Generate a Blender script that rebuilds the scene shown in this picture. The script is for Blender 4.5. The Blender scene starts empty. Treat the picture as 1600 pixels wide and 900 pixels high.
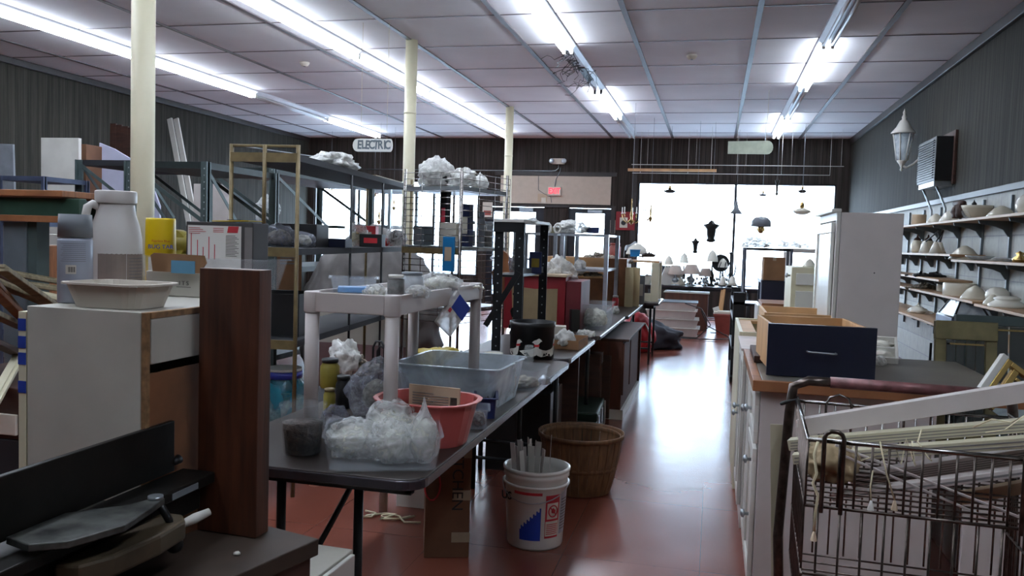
import bpy, bmesh, math, random
from mathutils import Vector, Matrix, noise
random.seed(7)
PI = math.pi
S = bpy.context.scene
C = S.collection
# ---------------------------------------------------------------- camera
FPX, YAW, PIT, ROL, EYE = 1298.3, .23675, .05741, .03145, 1.42
fw = Vector((-math.sin(YAW)*math.cos(PIT), math.cos(YAW)*math.cos(PIT), -math.sin(PIT)))
rt = Vector((math.cos(YAW), math.sin(YAW), 0)); up = rt.cross(fw)
cr, sr = math.cos(ROL), math.sin(ROL)
cam_d = bpy.data.cameras.new('camera'); cam = bpy.data.objects.new('camera', cam_d); C.objects.link(cam)
Rv = rt*cr+up*sr; Uv = up*cr-rt*sr
M = Matrix((Rv, Uv, -fw)).transposed().to_4x4(); M.translation = Vector((0, 0, EYE))
cam.matrix_world = M
cam_d.sensor_width = 36; cam_d.lens = FPX/1600*36; cam_d.clip_start = .02; cam_d.clip_end = 200
S.camera = cam
# ---------------------------------------------------------------- world, light, exposure
W = bpy.data.worlds.new('daylight'); S.world = W; W.use_nodes = True
wn = W.node_tree.nodes; wl = W.node_tree.links
bg = wn['Background']; bg.inputs[1].default_value = 9.0
tcw = wn.new('ShaderNodeTexCoord'); sx = wn.new('ShaderNodeSeparateXYZ'); rp = wn.new('ShaderNodeValToRGB')
wl.new(tcw.outputs['Generated'], sx.inputs[0]); wl.new(sx.outputs[2], rp.inputs[0]); wl.new(rp.outputs[0], bg.inputs[0])
rp.color_ramp.elements[0].position = .0; rp.color_ramp.elements[0].color = (.66, .82, 1, 1)
rp.color_ramp.elements[1].position = .5; rp.color_ramp.elements[1].color = (.50, .72, 1, 1)
def portal(name, x0, x1, z0, z1, y):
    l = bpy.data.lights.new(name, 'AREA'); l.shape = 'RECTANGLE'; l.size = x1-x0; l.size_y = z1-z0
    o = bpy.data.objects.new(name, l); C.objects.link(o); l.cycles.is_portal = True
    o.location = ((x0+x1)/2, y, (z0+z1)/2); o.rotation_euler = (-PI/2, 0, 0)
portal('window_portal_right', -1.57, 2.27, .62, 2.70, 17.5)
portal('window_portal_left', -8.85, -4.9, .62, 2.66, 17.5)
S.view_settings.view_transform = 'Standard'; S.view_settings.look = 'None'
S.view_settings.gamma = 1; S.view_settings.use_curve_mapping = False
S.view_settings.exposure = 1.2
TUBE_E = 18.0
S.cycles.max_bounces = 8; S.cycles.transparent_max_bounces = 24; S.cycles.caustics_reflective = False; S.cycles.caustics_refractive = False
S.cycles.sample_clamp_indirect = 4
# ---------------------------------------------------------------- measuring
def ray(x, y):
    a, b = x-800, y-450
    return rt*((a*cr+b*sr)/FPX)-up*((-a*sr+b*cr)/FPX)+fw
def at(x, y, X=None, Y=None, Z=None):
    d = ray(x, y)
    t = X/d.x if X is not None else Y/d.y if Y is not None else (Z-EYE)/d.z
    return d*t+Vector((0, 0, EYE))
class Fit: pass
def fit(x0, x1, yt, yb, X=None, Y=None, Z=None):
    f = Fit(); f.p = at((x0+x1)/2, yb, X, Y, Z); f.s = (f.p-Vector((0, 0, EYE))).dot(fw)/FPX
    f.w = (x1-x0)*f.s; f.h = (yb-yt)*f.s
    return f
# ---------------------------------------------------------------- materials
MATS = {}
def lin(c):
    return tuple(((v/255/12.92) if v/255 <= .04045 else ((v/255+.055)/1.055)**2.4) for v in c)+(1,)
def mat(name, rgb, rough=.6, metal=0., var=.15, scale=8., bump=0., emit=0., stretch=None, alpha=1., trans=0., coat=0., rgb2=None, bscale=None, dirt=0.):
    if name in MATS: return MATS[name]
    m = bpy.data.materials.new(name); m.use_nodes = True; n = m.node_tree.nodes; l = m.node_tree.links
    p = n['Principled BSDF']; p.inputs['Roughness'].default_value = rough; p.inputs['Metallic'].default_value = metal
    c = lin(rgb); p.inputs['Base Color'].default_value = c
    tc = n.new('ShaderNodeTexCoord'); mp = n.new('ShaderNodeMapping'); l.new(tc.outputs['Object'], mp.inputs[0])
    if stretch: mp.inputs['Scale'].default_value = stretch
    nz = n.new('ShaderNodeTexNoise'); nz.inputs['Scale'].default_value = scale; nz.inputs['Detail'].default_value = 5
    l.new(mp.outputs[0], nz.inputs[0])
    r = n.new('ShaderNodeValToRGB'); l.new(nz.outputs[0], r.inputs[0])
    c2 = lin(rgb2) if rgb2 else tuple(v*(1-var*1.6) for v in c[:3])+(1,)
    r.color_ramp.elements[0].position = .3; r.color_ramp.elements[0].color = c2
    r.color_ramp.elements[1].position = .68; r.color_ramp.elements[1].color = tuple(min(1, v*(1+var*.3)) for v in c[:3])+(1,)
    out = r.outputs[0]
    if dirt:
        n2 = n.new('ShaderNodeTexNoise'); n2.inputs['Scale'].default_value = scale*.35; n2.inputs['Detail'].default_value = 8
        l.new(tc.outputs['Object'], n2.inputs[0])
        r2 = n.new('ShaderNodeValToRGB'); r2.color_ramp.elements[0].position = .52; r2.color_ramp.elements[1].position = .72
        r2.color_ramp.elements[1].color = (dirt, dirt, dirt, 1); l.new(n2.outputs[0], r2.inputs[0])
        mx = n.new('ShaderNodeMix'); mx.data_type = 'RGBA'; l.new(r2.outputs[0], mx.inputs[0]); l.new(out, mx.inputs[6])
        mx.inputs[7].default_value = (.10, .075, .05, 1); out = mx.outputs[2]
    l.new(out, p.inputs['Base Color'])
    if bump:
        b = n.new('ShaderNodeBump'); b.inputs['Strength'].default_value = bump; b.inputs['Distance'].default_value = .01
        if bscale:
            n3 = n.new('ShaderNodeTexNoise'); n3.inputs['Scale'].default_value = bscale; l.new(mp.outputs[0], n3.inputs[0]); l.new(n3.outputs[0], b.inputs['Height'])
        else: l.new(nz.outputs[0], b.inputs['Height'])
        l.new(b.outputs[0], p.inputs['Normal'])
    if emit: p.inputs['Emission Color'].default_value = c; p.inputs['Emission Strength'].default_value = emit
    if trans: p.inputs['Transmission Weight'].default_value = trans
    if coat: p.inputs['Coat Weight'].default_value = coat; p.inputs['Coat Roughness'].default_value = .08
    if alpha < 1: p.inputs['Alpha'].default_value = alpha
    MATS[name] = m
    return m
def film(name, rgb, alpha=.4, rough=.25, bump=.6, scale=30):
    """thin clear or milky plastic"""
    if name in MATS: return MATS[name]
    m = bpy.data.materials.new(name); m.use_nodes = True; n = m.node_tree.nodes; l = m.node_tree.links
    p = n['Principled BSDF']; p.inputs['Base Color'].default_value = lin(rgb); p.inputs['Roughness'].default_value = rough
    p.inputs['Specular IOR Level'].default_value = .7
    tc = n.new('ShaderNodeTexCoord'); v = n.new('ShaderNodeTexNoise'); v.inputs['Scale'].default_value = scale; v.inputs['Detail'].default_value = 4
    v.inputs['Distortion'].default_value = 1.5
    l.new(tc.outputs['Object'], v.inputs[0]); b = n.new('ShaderNodeBump'); b.inputs['Strength'].default_value = bump; b.inputs['Distance'].default_value = .02
    l.new(v.outputs[0], b.inputs['Height']); l.new(b.outputs[0], p.inputs['Normal'])
    r = n.new('ShaderNodeValToRGB'); l.new(v.outputs[0], r.inputs[0]); r.color_ramp.elements[0].position = .38; r.color_ramp.elements[1].position = .68
    a0, a1 = alpha*.7, min(1, alpha*1.4); r.color_ramp.elements[0].color = (a0, a0, a0, 1); r.color_ramp.elements[1].color = (a1, a1, a1, 1)
    l.new(r.outputs[0], p.inputs['Alpha'])
    MATS[name] = m
    return m
wood_s = (1, 12, 1)
MT = dict(
 white=mat('white_paint', (205, 203, 196), .45, var=.08, scale=4, dirt=.25),
 whitegloss=mat('white_enamel', (222, 222, 216), .25, var=.04),
 cream=mat('cream_paint', (214, 208, 180), .5, var=.06, scale=3),
 laminate=mat('stained_white_laminate', (186, 183, 172), .5, var=.1, scale=5, dirt=.35),
 plastic=mat('pale_pink_grey_plastic', (176, 168, 164), .45, var=.05, scale=3),
 grey=mat('grey_metal', (104, 114, 120), .5, .3, var=.12),
 greengrey=mat('green_grey_enamel', (78, 92, 92), .5, .2, var=.15),
 bluegrey=mat('blue_grey_metal', (78, 88, 112), .5, .3, var=.12),
 silver=mat('galvanised_steel', (170, 178, 184), .35, .8, var=.12, scale=14),
 chrome=mat('chrome_wire', (150, 146, 142), .22, 1., var=.25, scale=30),
 oldchrome=mat('worn_chrome_wire', (96, 86, 80), .3, .9, var=.3, scale=40),
 gold=mat('tan_enamel_metal', (116, 100, 66), .5, .2, var=.2, scale=20),
 brass=mat('brass', (190, 160, 100), .25, .95, var=.15, scale=20),
 black=mat('black_plastic', (20, 21, 23), .45, var=.1),
 blackmetal=mat('black_metal', (26, 29, 32), .4, .3, var=.2),
 castiron=mat('cast_iron', (24, 22, 19), .5, .4, var=.35, scale=14, bump=.1),
 dark=mat('dark_shelf_board', (26, 28, 34), .7, var=.2),
 navy=mat('navy_paint', (20, 25, 44), .35, var=.08, scale=3),
 navy2=mat('navy_plastic', (28, 40, 84), .4),
 blue=mat('bright_blue_plastic', (24, 120, 178), .4, var=.06),
 blued=mat('cobalt_lid_plastic', (40, 52, 150), .35),
 lightblue=mat('light_blue_card', (90, 140, 168), .7, var=.06),
 red=mat('red_card', (136, 20, 30), .55, var=.15, scale=4),
 redb=mat('bright_red', (190, 34, 44), .5),
 pinkred=mat('pink_red_plastic', (178, 84, 80), .4, var=.05, scale=3),
 pinktag=mat('hot_pink_sticker', (230, 70, 90), .6),
 yellow=mat('yellow_plastic', (222, 190, 20), .4, var=.05),
 yellowcard=mat('yellow_bag_plastic', (170, 150, 50), .5, var=.3, scale=14),
 olive=mat('olive_yellow', (140, 128, 50), .5, var=.2),
 paper=mat('paper', (206, 200, 186), .75, var=.06, scale=12),
 tanpaper=mat('tan_kraft_paper', (150, 130, 98), .8, var=.15, scale=5),
 beige=mat('beige_card', (186, 164, 138), .75, var=.08),
 card=mat('cardboard', (138, 102, 70), .85, var=.15, scale=6),
 carddark=mat('dark_cardboard', (108, 74, 52), .85, var=.2, scale=5),
 wood=mat('warm_wood', (150, 98, 62), .5, var=.3, scale=5, stretch=(1, 9, 1), bump=.1),
 woodp=mat('pine_wood', (196, 152, 104), .55, var=.18, scale=5, stretch=(1, 9, 1)),
 woodgrey=mat('weathered_pale_wood', (134, 124, 98), .65, var=.3, scale=7, stretch=(1, 8, 1)),
 woodpost=mat('stained_fir', (84, 46, 28), .5, var=.45, scale=6, stretch=(6, 6, .6), bump=.15),
 woodd=mat('dark_walnut', (62, 36, 26), .65, var=.3, scale=5, stretch=(1, 1, 6)),
 mahog=mat('reddish_veneer', (84, 46, 32), .7, var=.25, scale=4, stretch=(5, 5, .6)),
 particle=mat('particle_board', (142, 108, 72), .8, var=.3, scale=60),
 hardboard=mat('brown_hardboard', (124, 78, 44), .7, var=.2, scale=10),
 tabletop=mat('dark_table_laminate', (46, 38, 34), .38, var=.25, scale=3, bump=.03),
 tableedge=mat('table_edge_strip', (70, 66, 72), .25, .5, var=.2),
 glassshade=mat('cream_glass_shade', (206, 200, 182), .25, var=.08, scale=6),
 opal=mat('opal_glass', (224, 222, 210), .15, var=.04),
 fabric=mat('lampshade_fabric', (170, 156, 146), .8, var=.08),
 bluejar=film('teal_plastic_film', (30, 110, 130), .75, .15, .1, 6),
 clear=film('clear_plastic', (214, 224, 232), .14, .12, .05, 5),
 milky=film('milky_plastic', (196, 208, 216), .62, .25, .05, 5),
 glass=film('clear_glass', (220, 230, 232), .2, .05, .03, 5),
 bagc=film('crinkled_clear_bag', (224, 228, 228), .42, .1, .9, 24),
 bagw=film('white_plastic_bag', (224, 224, 220), .85, .35, .5, 18),
 bagg=film('smoky_clear_bag', (120, 124, 138), .5, .12, .9, 22),
 rope=mat('white_bundled_cord', (205, 205, 190), .8, var=.3, scale=40, bump=.8),
 metalbits=mat('small_metal_parts', (70, 58, 52), .5, .5, var=.6, scale=60, bump=1.),
 clutter=mat('mixed_small_parts', (150, 142, 126), .7, var=.6, scale=34, bump=.8, rgb2=(54, 50, 48)),
 green=mat('dark_green_paint', (26, 50, 40), .4, var=.15),
 greenbeam=mat('green_beam_paint', (38, 66, 52), .5, var=.25),
 terracotta=mat('terracotta_plastic', (150, 72, 62), .5),
 tape=mat('clear_packing_tape', (156, 140, 118), .3),
 maroon=mat('maroon_plastic', (96, 44, 50), .4, .1, var=.3, scale=30),
 almond=mat('almond_enamel', (204, 190, 150), .4, var=.05),
 mirror=mat('mirror_glass', (180, 190, 196), .04, 1., var=.05),
 smokeglass=mat('smoked_glass', (30, 40, 40), .08, .0, var=.2, scale=3, coat=1.),
 rubber=mat('black_rubber', (24, 24, 26), .7),
 vinyl=mat('cream_vinyl_blind', (190, 184, 158), .4, var=.06),
 whitevinyl=mat('white_vinyl_blind', (196, 188, 184), .45, var=.06),
 string=mat('cream_cord', (214, 204, 170), .8),
 ink=mat('black_ink', (30, 30, 30), .7),
 inkgrey=mat('grey_ink', (120, 116, 114), .8),
 inkred=mat('red_ink', (186, 44, 54), .7),
 inkblue=mat('blue_ink', (30, 62, 160), .6),
 capgrey=mat('grey_cap_plastic', (112, 118, 124), .5),
 canpaint=mat('pale_blue_can_print', (160, 166, 180), .35, .2, var=.06),
 jugplastic=mat('white_jug_plastic', (206, 202, 198), .38, var=.03),
 jugpaper=mat('faded_jug_label', (146, 130, 120), .6, var=.25, scale=8),
 cement=mat('white_block', (190, 192, 186), .7, var=.1),
)
# ---------------------------------------------------------------- mesh builder
class MB:
    def __init__(s): s.v = []; s.f = []; s.sm = []
    def add(s, vs, fs, sm=False, T=None):
        b = len(s.v)
        s.v += [tuple(T@Vector(v)) if T else tuple(v) for v in vs]
        s.f += [tuple(b+i for i in f) for f in fs]; s.sm += [sm]*len(fs)
        return s
    def box(s, x0, x1, y0, y1, z0, z1, T=None):
        return s.add([(x0,y0,z0),(x1,y0,z0),(x1,y1,z0),(x0,y1,z0),(x0,y0,z1),(x1,y0,z1),(x1,y1,z1),(x0,y1,z1)],
              [(0,3,2,1),(4,5,6,7),(0,1,5,4),(1,2,6,5),(2,3,7,6),(3,0,4,7)], False, T)
    def bar(s, a, b, w, h=None, upv=(0, 0, 1)):
        a, b = Vector(a), Vector(b); h = h or w; d = (b-a); L = d.length; d.normalize()
        u = Vector(upv); x = d.cross(u)
        if x.length < 1e-4: x = d.cross(Vector((1, 0, 0)))
        x.normalize(); z = x.cross(d)
        T = Matrix((x, d, z)).transposed().to_4x4(); T.translation = a
        return s.box(-w/2, w/2, 0, L, -h/2, h/2, T)
    def tube(s, pts, r, n=8, close=False):
        pts = [Vector(p) for p in pts]; rs = r if isinstance(r, (list, tuple)) else [r]*len(pts)
        vs = []; fs = []; N = len(pts); px = None
        for i, p in enumerate(pts):
            d = (pts[(i+1) % N]-pts[i-1]) if close else (pts[min(i+1, N-1)]-pts[max(i-1, 0)])
            d.normalize()
            if px is None:
                px = d.cross(Vector((0, 0, 1)))
                if px.length < 1e-3: px = d.cross(Vector((1, 0, 0)))
            px = px-d*px.dot(d)
            if px.length < 1e-5: px = d.orthogonal()
            px.normalize(); py = d.cross(px)
            for k in range(n):
                a = 2*PI*k/n; vs.append(p+px*math.cos(a)*rs[i]+py*math.sin(a)*rs[i])
        R = N if close else N-1
        for i in range(R):
            for k in range(n):
                a, b = i*n+k, i*n+(k+1) % n; c = ((i+1) % N)*n
                fs.append((a, b, c+(k+1) % n, c+k))
        if not close: fs += [tuple(range(n-1, -1, -1)), tuple((N-1)*n+k for k in range(n))]
        return s.add(vs, fs, True)
    def lathe(s, prof, n=24, T=None, ribs=0, rib=.03):
        vs = []; fs = []
        for (r, z) in prof:
            for k in range(n):
                a = 2*PI*k/n; q = r*(1+(rib*math.cos(ribs*a) if ribs else 0)); vs.append((q*math.cos(a), q*math.sin(a), z))
        for i in range(len(prof)-1):
            for k in range(n):
                fs.append((i*n+k, i*n+(k+1) % n, (i+1)*n+(k+1) % n, (i+1)*n+k))
        if prof[0][0] > 1e-4: pass
        s.add(vs, fs, True, T); b = len(s.v)-len(vs)
        return s
    def cyl(s, r, z0, z1, n=20, T=None, r2=None):
        r2 = r if r2 is None else r2
        vs = [(r*math.cos(2*PI*k/n), r*math.sin(2*PI*k/n), z0) for k in range(n)]+[(r2*math.cos(2*PI*k/n), r2*math.sin(2*PI*k/n), z1) for k in range(n)]
        s.add(vs, [(k, (k+1) % n, n+(k+1) % n, n+k) for k in range(n)], True, T)
        b = len(s.v)-2*n
        s.f += [tuple(b+n-1-k for k in range(n)), tuple(b+n+k for k in range(n))]; s.sm += [False]*2
        return s
    def prism(s, poly, t0, t1, axis='y', T=None):
        n = len(poly)
        def P(a, b, t): return (a, t, b) if axis == 'y' else (t, a, b) if axis == 'x' else (a, b, t)
        vs = [P(a, b, t0) for a, b in poly]+[P(a, b, t1) for a, b in poly]
        fs = [tuple(range(n)), tuple(2*n-1-k for k in range(n))]+[((k+1) % n, k, n+k, n+(k+1) % n) for k in range(n)]
        return s.add(vs, fs, False, T)
    def blob(s, c, size, seed=0, amp=.25, fr=2.2, sub=4, flat=True, neck=0, T=None, ridg=.0):
        bm = bmesh.new(); bmesh.ops.create_icosphere(bm, subdivisions=sub, radius=1)
        o = Vector((seed*3.7, seed*1.3, seed*5.1)); vs = []
        for v in bm.verts:
            p = v.co.normalized(); d = 1+amp*noise.fractal(p*fr+o, 1., 2., 3)
            if ridg: d += ridg*(.5-abs(noise.noise(p*fr*2.2+o*1.7)))*1.3
            q = p*d
            if flat and q.z < -.75: q.z = -.75-(q.z+.75)*.1
            if neck and p.z > .55:
                t = (p.z-.55)/.45; k = 1-t*.85
                q.x *= k; q.y *= k; q.z += neck*t*t
                if t > .8: q.x *= 1+(t-.8)*6*abs(noise.noise(p*9+o)); q.y *= 1+(t-.8)*6*abs(noise.noise(p*8-o))
            vs.append((c[0]+q.x*size[0], c[1]+q.y*size[1], c[2]+q.z*size[2]))
        fs = [tuple(v.index for v in f.verts) for f in bm.faces]; bm.free()
        return s.add(vs, fs, True, T)
    def build(s, name, m, parent=None, bevel=0., loc=None, rot=None):
        me = bpy.data.meshes.new(name); me.from_pydata(s.v, [], s.f); me.validate()
        if len(me.polygons) == len(s.sm): me.polygons.foreach_set('use_smooth', s.sm)
        bm = bmesh.new(); bm.from_mesh(me); bmesh.ops.recalc_face_normals(bm, faces=bm.faces); bm.to_mesh(me); bm.free()
        me.materials.append(MT[m] if isinstance(m, str) else m)
        o = bpy.data.objects.new(name, me); C.objects.link(o)
        if parent: o.parent = parent
        if loc is not None: o.location = loc
        if rot is not None: o.rotation_euler = rot if hasattr(rot, '__len__') else (0, 0, rot)
        if bevel:
            b = o.modifiers.new('bevel', 'BEVEL'); b.width = bevel; b.segments = 2; b.limit_method = 'ANGLE'
        return o
def tag(o, label, cat, group=None, kind=None):
    o['label'] = label; o['category'] = cat
    if group: o['group'] = group
    if kind: o['kind'] = kind
    return o
def thing(name, label, cat, loc=(0, 0, 0), rz=0, group=None, rot=None):
    o = bpy.data.objects.new(name, None); C.objects.link(o); o.location = loc; o.rotation_euler = rot or (0, 0, rz); o.empty_display_size = .05
    return tag(o, label, cat, group)
def struct(name, mb, m, bevel=0):
    o = mb.build(name, m, None, bevel); o['kind'] = 'structure'; return o
def text(s, size, m, parent, loc, rot=(PI/2, 0, 0), depth=.0008, name='lettering', shear=0, bold=0, align='CENTER', xs=1):
    cu = bpy.data.curves.new('t', 'FONT'); cu.body = s; cu.size = size; cu.extrude = depth; cu.align_x = align; cu.align_y = 'CENTER'; cu.shear = shear; cu.offset = bold
    o = bpy.data.objects.new('t', cu); C.objects.link(o)
    me = bpy.data.meshes.new_from_object(o.evaluated_get(bpy.context.evaluated_depsgraph_get()))
    bpy.data.objects.remove(o); me.materials.clear(); me.materials.append(MT[m])
    q = bpy.data.objects.new(name, me); C.objects.link(q); q.parent = parent; q.location = loc; q.rotation_euler = rot; q.scale = (xs, 1, 1)
    return q
def rzm(a): return Matrix.Rotation(a, 4, 'Z')
def TR(x, y, z, a=0, ax='Z'): return Matrix.Translation((x, y, z))@Matrix.Rotation(a, 4, ax)
exec_regions = []
# ---------------------------------------------------------------- the room
XL, XR, YF, YB, ZC = -9.0, 2.5, 17.3, -2.6, 3.587
def panel_mat(name, a, b, axis):
    m = bpy.data.materials.new(name); m.use_nodes = True; n = m.node_tree.nodes; l = m.node_tree.links; p = n['Principled BSDF']
    p.inputs['Roughness'].default_value = .85; p.inputs['Specular IOR Level'].default_value = .15
    tc = n.new('ShaderNodeTexCoord'); mp = n.new('ShaderNodeMapping'); l.new(tc.outputs['Object'], mp.inputs[0]); mp.inputs['Scale'].default_value = (14, 14, .5)
    nz = n.new('ShaderNodeTexNoise'); nz.inputs['Scale'].default_value = 1.2; nz.inputs['Detail'].default_value = 6; nz.inputs['Roughness'].default_value = .7; l.new(mp.outputs[0], nz.inputs[0])
    r = n.new('ShaderNodeValToRGB'); l.new(nz.outputs[0], r.inputs[0])
    r.color_ramp.elements[0].position = .32; r.color_ramp.elements[0].color = lin(a); r.color_ramp.elements[1].position = .68; r.color_ramp.elements[1].color = lin(b)
    s = n.new('ShaderNodeSeparateXYZ'); l.new(tc.outputs['Object'], s.inputs[0])
    w = n.new('ShaderNodeMath'); w.operation = 'PINGPONG'; w.inputs[1].default_value = .062; l.new(s.outputs[axis], w.inputs[0])
    g = n.new('ShaderNodeMath'); g.operation = 'LESS_THAN'; g.inputs[1].default_value = .005; l.new(w.outputs[0], g.inputs[0])
    mx = n.new('ShaderNodeMix'); mx.data_type = 'RGBA'; l.new(g.outputs[0], mx.inputs[0]); l.new(r.outputs[0], mx.inputs[6]); mx.inputs[7].default_value = lin((34, 32, 30))
    l.new(mx.outputs[2], p.inputs['Base Color']); bpn = n.new('ShaderNodeBump'); bpn.inputs['Strength'].default_value = .4; bpn.inputs['Distance'].default_value = .01
    l.new(nz.outputs[0], bpn.inputs['Height']); l.new(bpn.outputs[0], p.inputs['Normal'])
    MT[name] = m
panel_mat('panel_x', (32, 31, 28), (62, 60, 54), 1)
panel_mat('panel_y', (36, 32, 30), (66, 60, 56), 0)
def floor_mat():
    m = bpy.data.materials.new('terracotta_sheet_vinyl'); m.use_nodes = True; n = m.node_tree.nodes; l = m.node_tree.links; p = n['Principled BSDF']
    tc = n.new('ShaderNodeTexCoord'); b = n.new('ShaderNodeTexBrick'); l.new(tc.outputs['Object'], b.inputs[0]); b.offset = 0
    b.inputs['Scale'].default_value = 1; b.inputs['Brick Width'].default_value = .61; b.inputs['Row Height'].default_value = .915; b.inputs['Mortar Size'].default_value = .0014
    b.inputs['Color1'].default_value = lin((126, 70, 56)); b.inputs['Color2'].default_value = lin((120, 66, 53)); b.inputs['Mortar'].default_value = lin((98, 54, 44))
    nz = n.new('ShaderNodeTexNoise'); nz.inputs['Scale'].default_value = 2; nz.inputs['Detail'].default_value = 2; l.new(tc.outputs['Object'], nz.inputs[0])
    r = n.new('ShaderNodeValToRGB'); l.new(nz.outputs[0], r.inputs[0]); r.color_ramp.elements[0].position = .35; r.color_ramp.elements[0].color = (.88, .88, .88, 1); r.color_ramp.elements[1].position = .7
    mx = n.new('ShaderNodeMix'); mx.data_type = 'RGBA'; mx.blend_type = 'MULTIPLY'; mx.inputs[0].default_value = 1; l.new(b.outputs[0], mx.inputs[6]); l.new(r.outputs[0], mx.inputs[7]); l.new(mx.outputs[2], p.inputs['Base Color'])
    r2 = n.new('ShaderNodeMapRange'); l.new(nz.outputs[0], r2.inputs[0]); r2.inputs[3].default_value = .2; r2.inputs[4].default_value = .3; l.new(r2.outputs[0], p.inputs['Roughness'])
    n2 = n.new('ShaderNodeTexNoise'); n2.inputs['Scale'].default_value = 5; n2.inputs['Detail'].default_value = 3; l.new(tc.outputs['Object'], n2.inputs[0])
    bp = n.new('ShaderNodeBump'); bp.inputs['Strength'].default_value = .12; bp.inputs['Distance'].default_value = .01; l.new(n2.outputs[0], bp.inputs['Height']); l.new(bp.outputs[0], p.inputs['Normal'])
    MT['floor'] = m
floor_mat()
MT['ceil'] = mat('ceiling_tile', (220, 220, 224), .85, var=.05, scale=1.6)
MT['grid'] = mat('ceiling_grid_strip', (92, 84, 86), .5, var=.1)
MT['trimdark'] = mat('dark_trim', (44, 38, 36), .5, var=.2)
MT['frame'] = mat('bronze_aluminium', (40, 42, 48), .35, .5)
def block_mat():
    m = bpy.data.materials.new('painted_block'); m.use_nodes = True; n = m.node_tree.nodes; l = m.node_tree.links; p = n['Principled BSDF']
    tc = n.new('ShaderNodeTexCoord'); mp = n.new('ShaderNodeMapping'); mp.inputs['Rotation'].default_value = (PI/2, 0, PI/2); l.new(tc.outputs['Object'], mp.inputs[0])
    s = n.new('ShaderNodeSeparateXYZ'); l.new(tc.outputs['Object'], s.inputs[0]); cb = n.new('ShaderNodeCombineXYZ'); l.new(s.outputs[1], cb.inputs[0]); l.new(s.outputs[2], cb.inputs[1])
    b = n.new('ShaderNodeTexBrick'); l.new(cb.outputs[0], b.inputs[0]); b.inputs['Scale'].default_value = 1; b.inputs['Brick Width'].default_value = .4; b.inputs['Row Height'].default_value = .2; b.inputs['Mortar Size'].default_value = .006
    b.inputs['Color1'].default_value = lin((176, 178, 172)); b.inputs['Color2'].default_value = lin((168, 170, 165)); b.inputs['Mortar'].default_value = lin((146, 148, 150))
    nz = n.new('ShaderNodeTexNoise'); nz.inputs['Scale'].default_value = 14; l.new(tc.outputs['Object'], nz.inputs[0]); mx = n.new('ShaderNodeMix'); mx.data_type = 'RGBA'; mx.blend_type = 'MULTIPLY'; mx.inputs[0].default_value = .35
    l.new(b.outputs[0], mx.inputs[6]); l.new(nz.outputs[0], mx.inputs[7]); l.new(mx.outputs[2], p.inputs['Base Color']); p.inputs['Roughness'].default_value = .7
    bp = n.new('ShaderNodeBump'); bp.inputs['Strength'].default_value = .5; bp.inputs['Distance'].default_value = .01; l.new(b.outputs['Fac'], bp.inputs['Height']); bp.invert = True; l.new(bp.outputs[0], p.inputs['Normal'])
    MT['block'] = m
block_mat()
struct('floor', MB().box(XL-.2, XR+.2, YB-.2, YF+.2, -.1, 0), 'floor')
struct('ceiling', MB().box(XL-.2, XR+.2, YB-.2, YF+.2, ZC, ZC+.1), 'ceil')
struct('wall_left', MB().box(XL-.15, XL, YB, YF, 0, ZC), 'panel_x')
struct('wall_right', MB().box(XR, XR+.15, YB, YF, 2.02, ZC), 'panel_x')
struct('wall_right_lower', MB().box(XR+.012, XR+.15, YB, YF, 0, 2.02), 'block')
struct('trim_1', MB().box(XR-.02, XR+.001, YB, YF, 1.99, 2.05), 'trimdark', .004)
struct('trim_2', MB().box(XR-.05, XR-.001, YB, YF-.01, ZC-.11, ZC-.002), 'trimdark', .01)
struct('trim_3', MB().box(XL+.001, XL+.04, YB, YF-.01, ZC-.09, ZC-.002), 'trimdark', .01)
struct('wall_back', MB().box(XL, XR, YB-.15, YB, 0, ZC), 'panel_y')
fwl = MB()
ops = [(-8.85, -4.98, .62, 2.66), (-4.78, -3.53, 0, 2.14), (-3.01, -2.11, 0, 2.14), (-1.57, 2.27, .62, 2.70)]
xs = XL
for (a, b, z0, z1) in ops:
    fwl.box(xs, a, YF, YF+.15, 0, ZC)
    if z0: fwl.box(a, b, YF, YF+.15, 0, z0)
    fwl.box(a, b, YF, YF+.15, z1, ZC); xs = b
fwl.box(xs, XR, YF, YF+.15, 0, ZC)
struct('wall_far', fwl, 'panel_y')
struct('trim_4', MB().box(-1.70, -1.60, YF-.03, YF-.001, 0, ZC-.01), 'trimdark')
for i, (a, b, z0, z1, mul) in enumerate([(-8.85, -4.98, .62, 2.66, (-7.77, -7.19, -6.0)), (-1.57, 2.27, .62, 2.70, (.37,))]):
    w = MB(); y0, y1 = YF+.03, YF+.11; t = .03
    w.box(a, a+t, y0, y1, z0, z1).box(b-t, b, y0, y1, z0, z1).box(a+t, b-t, y0, y1, z1-t, z1).box(a+t, b-t, y0, y1, z0, z0+t)
    for q in mul: w.box(q-.025, q+.025, y0, y1, z0+t, z1-t)
    o = struct('window_%d' % (i+1), w, 'frame')
    g = MB().box(a+t, b-t, YF+.068, YF+.072, z0+t, z1-t).build('pane', film('window_glass_clear', (240, 246, 250), .04, .03, 0, 1), o)
DM = 'frame'
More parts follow.
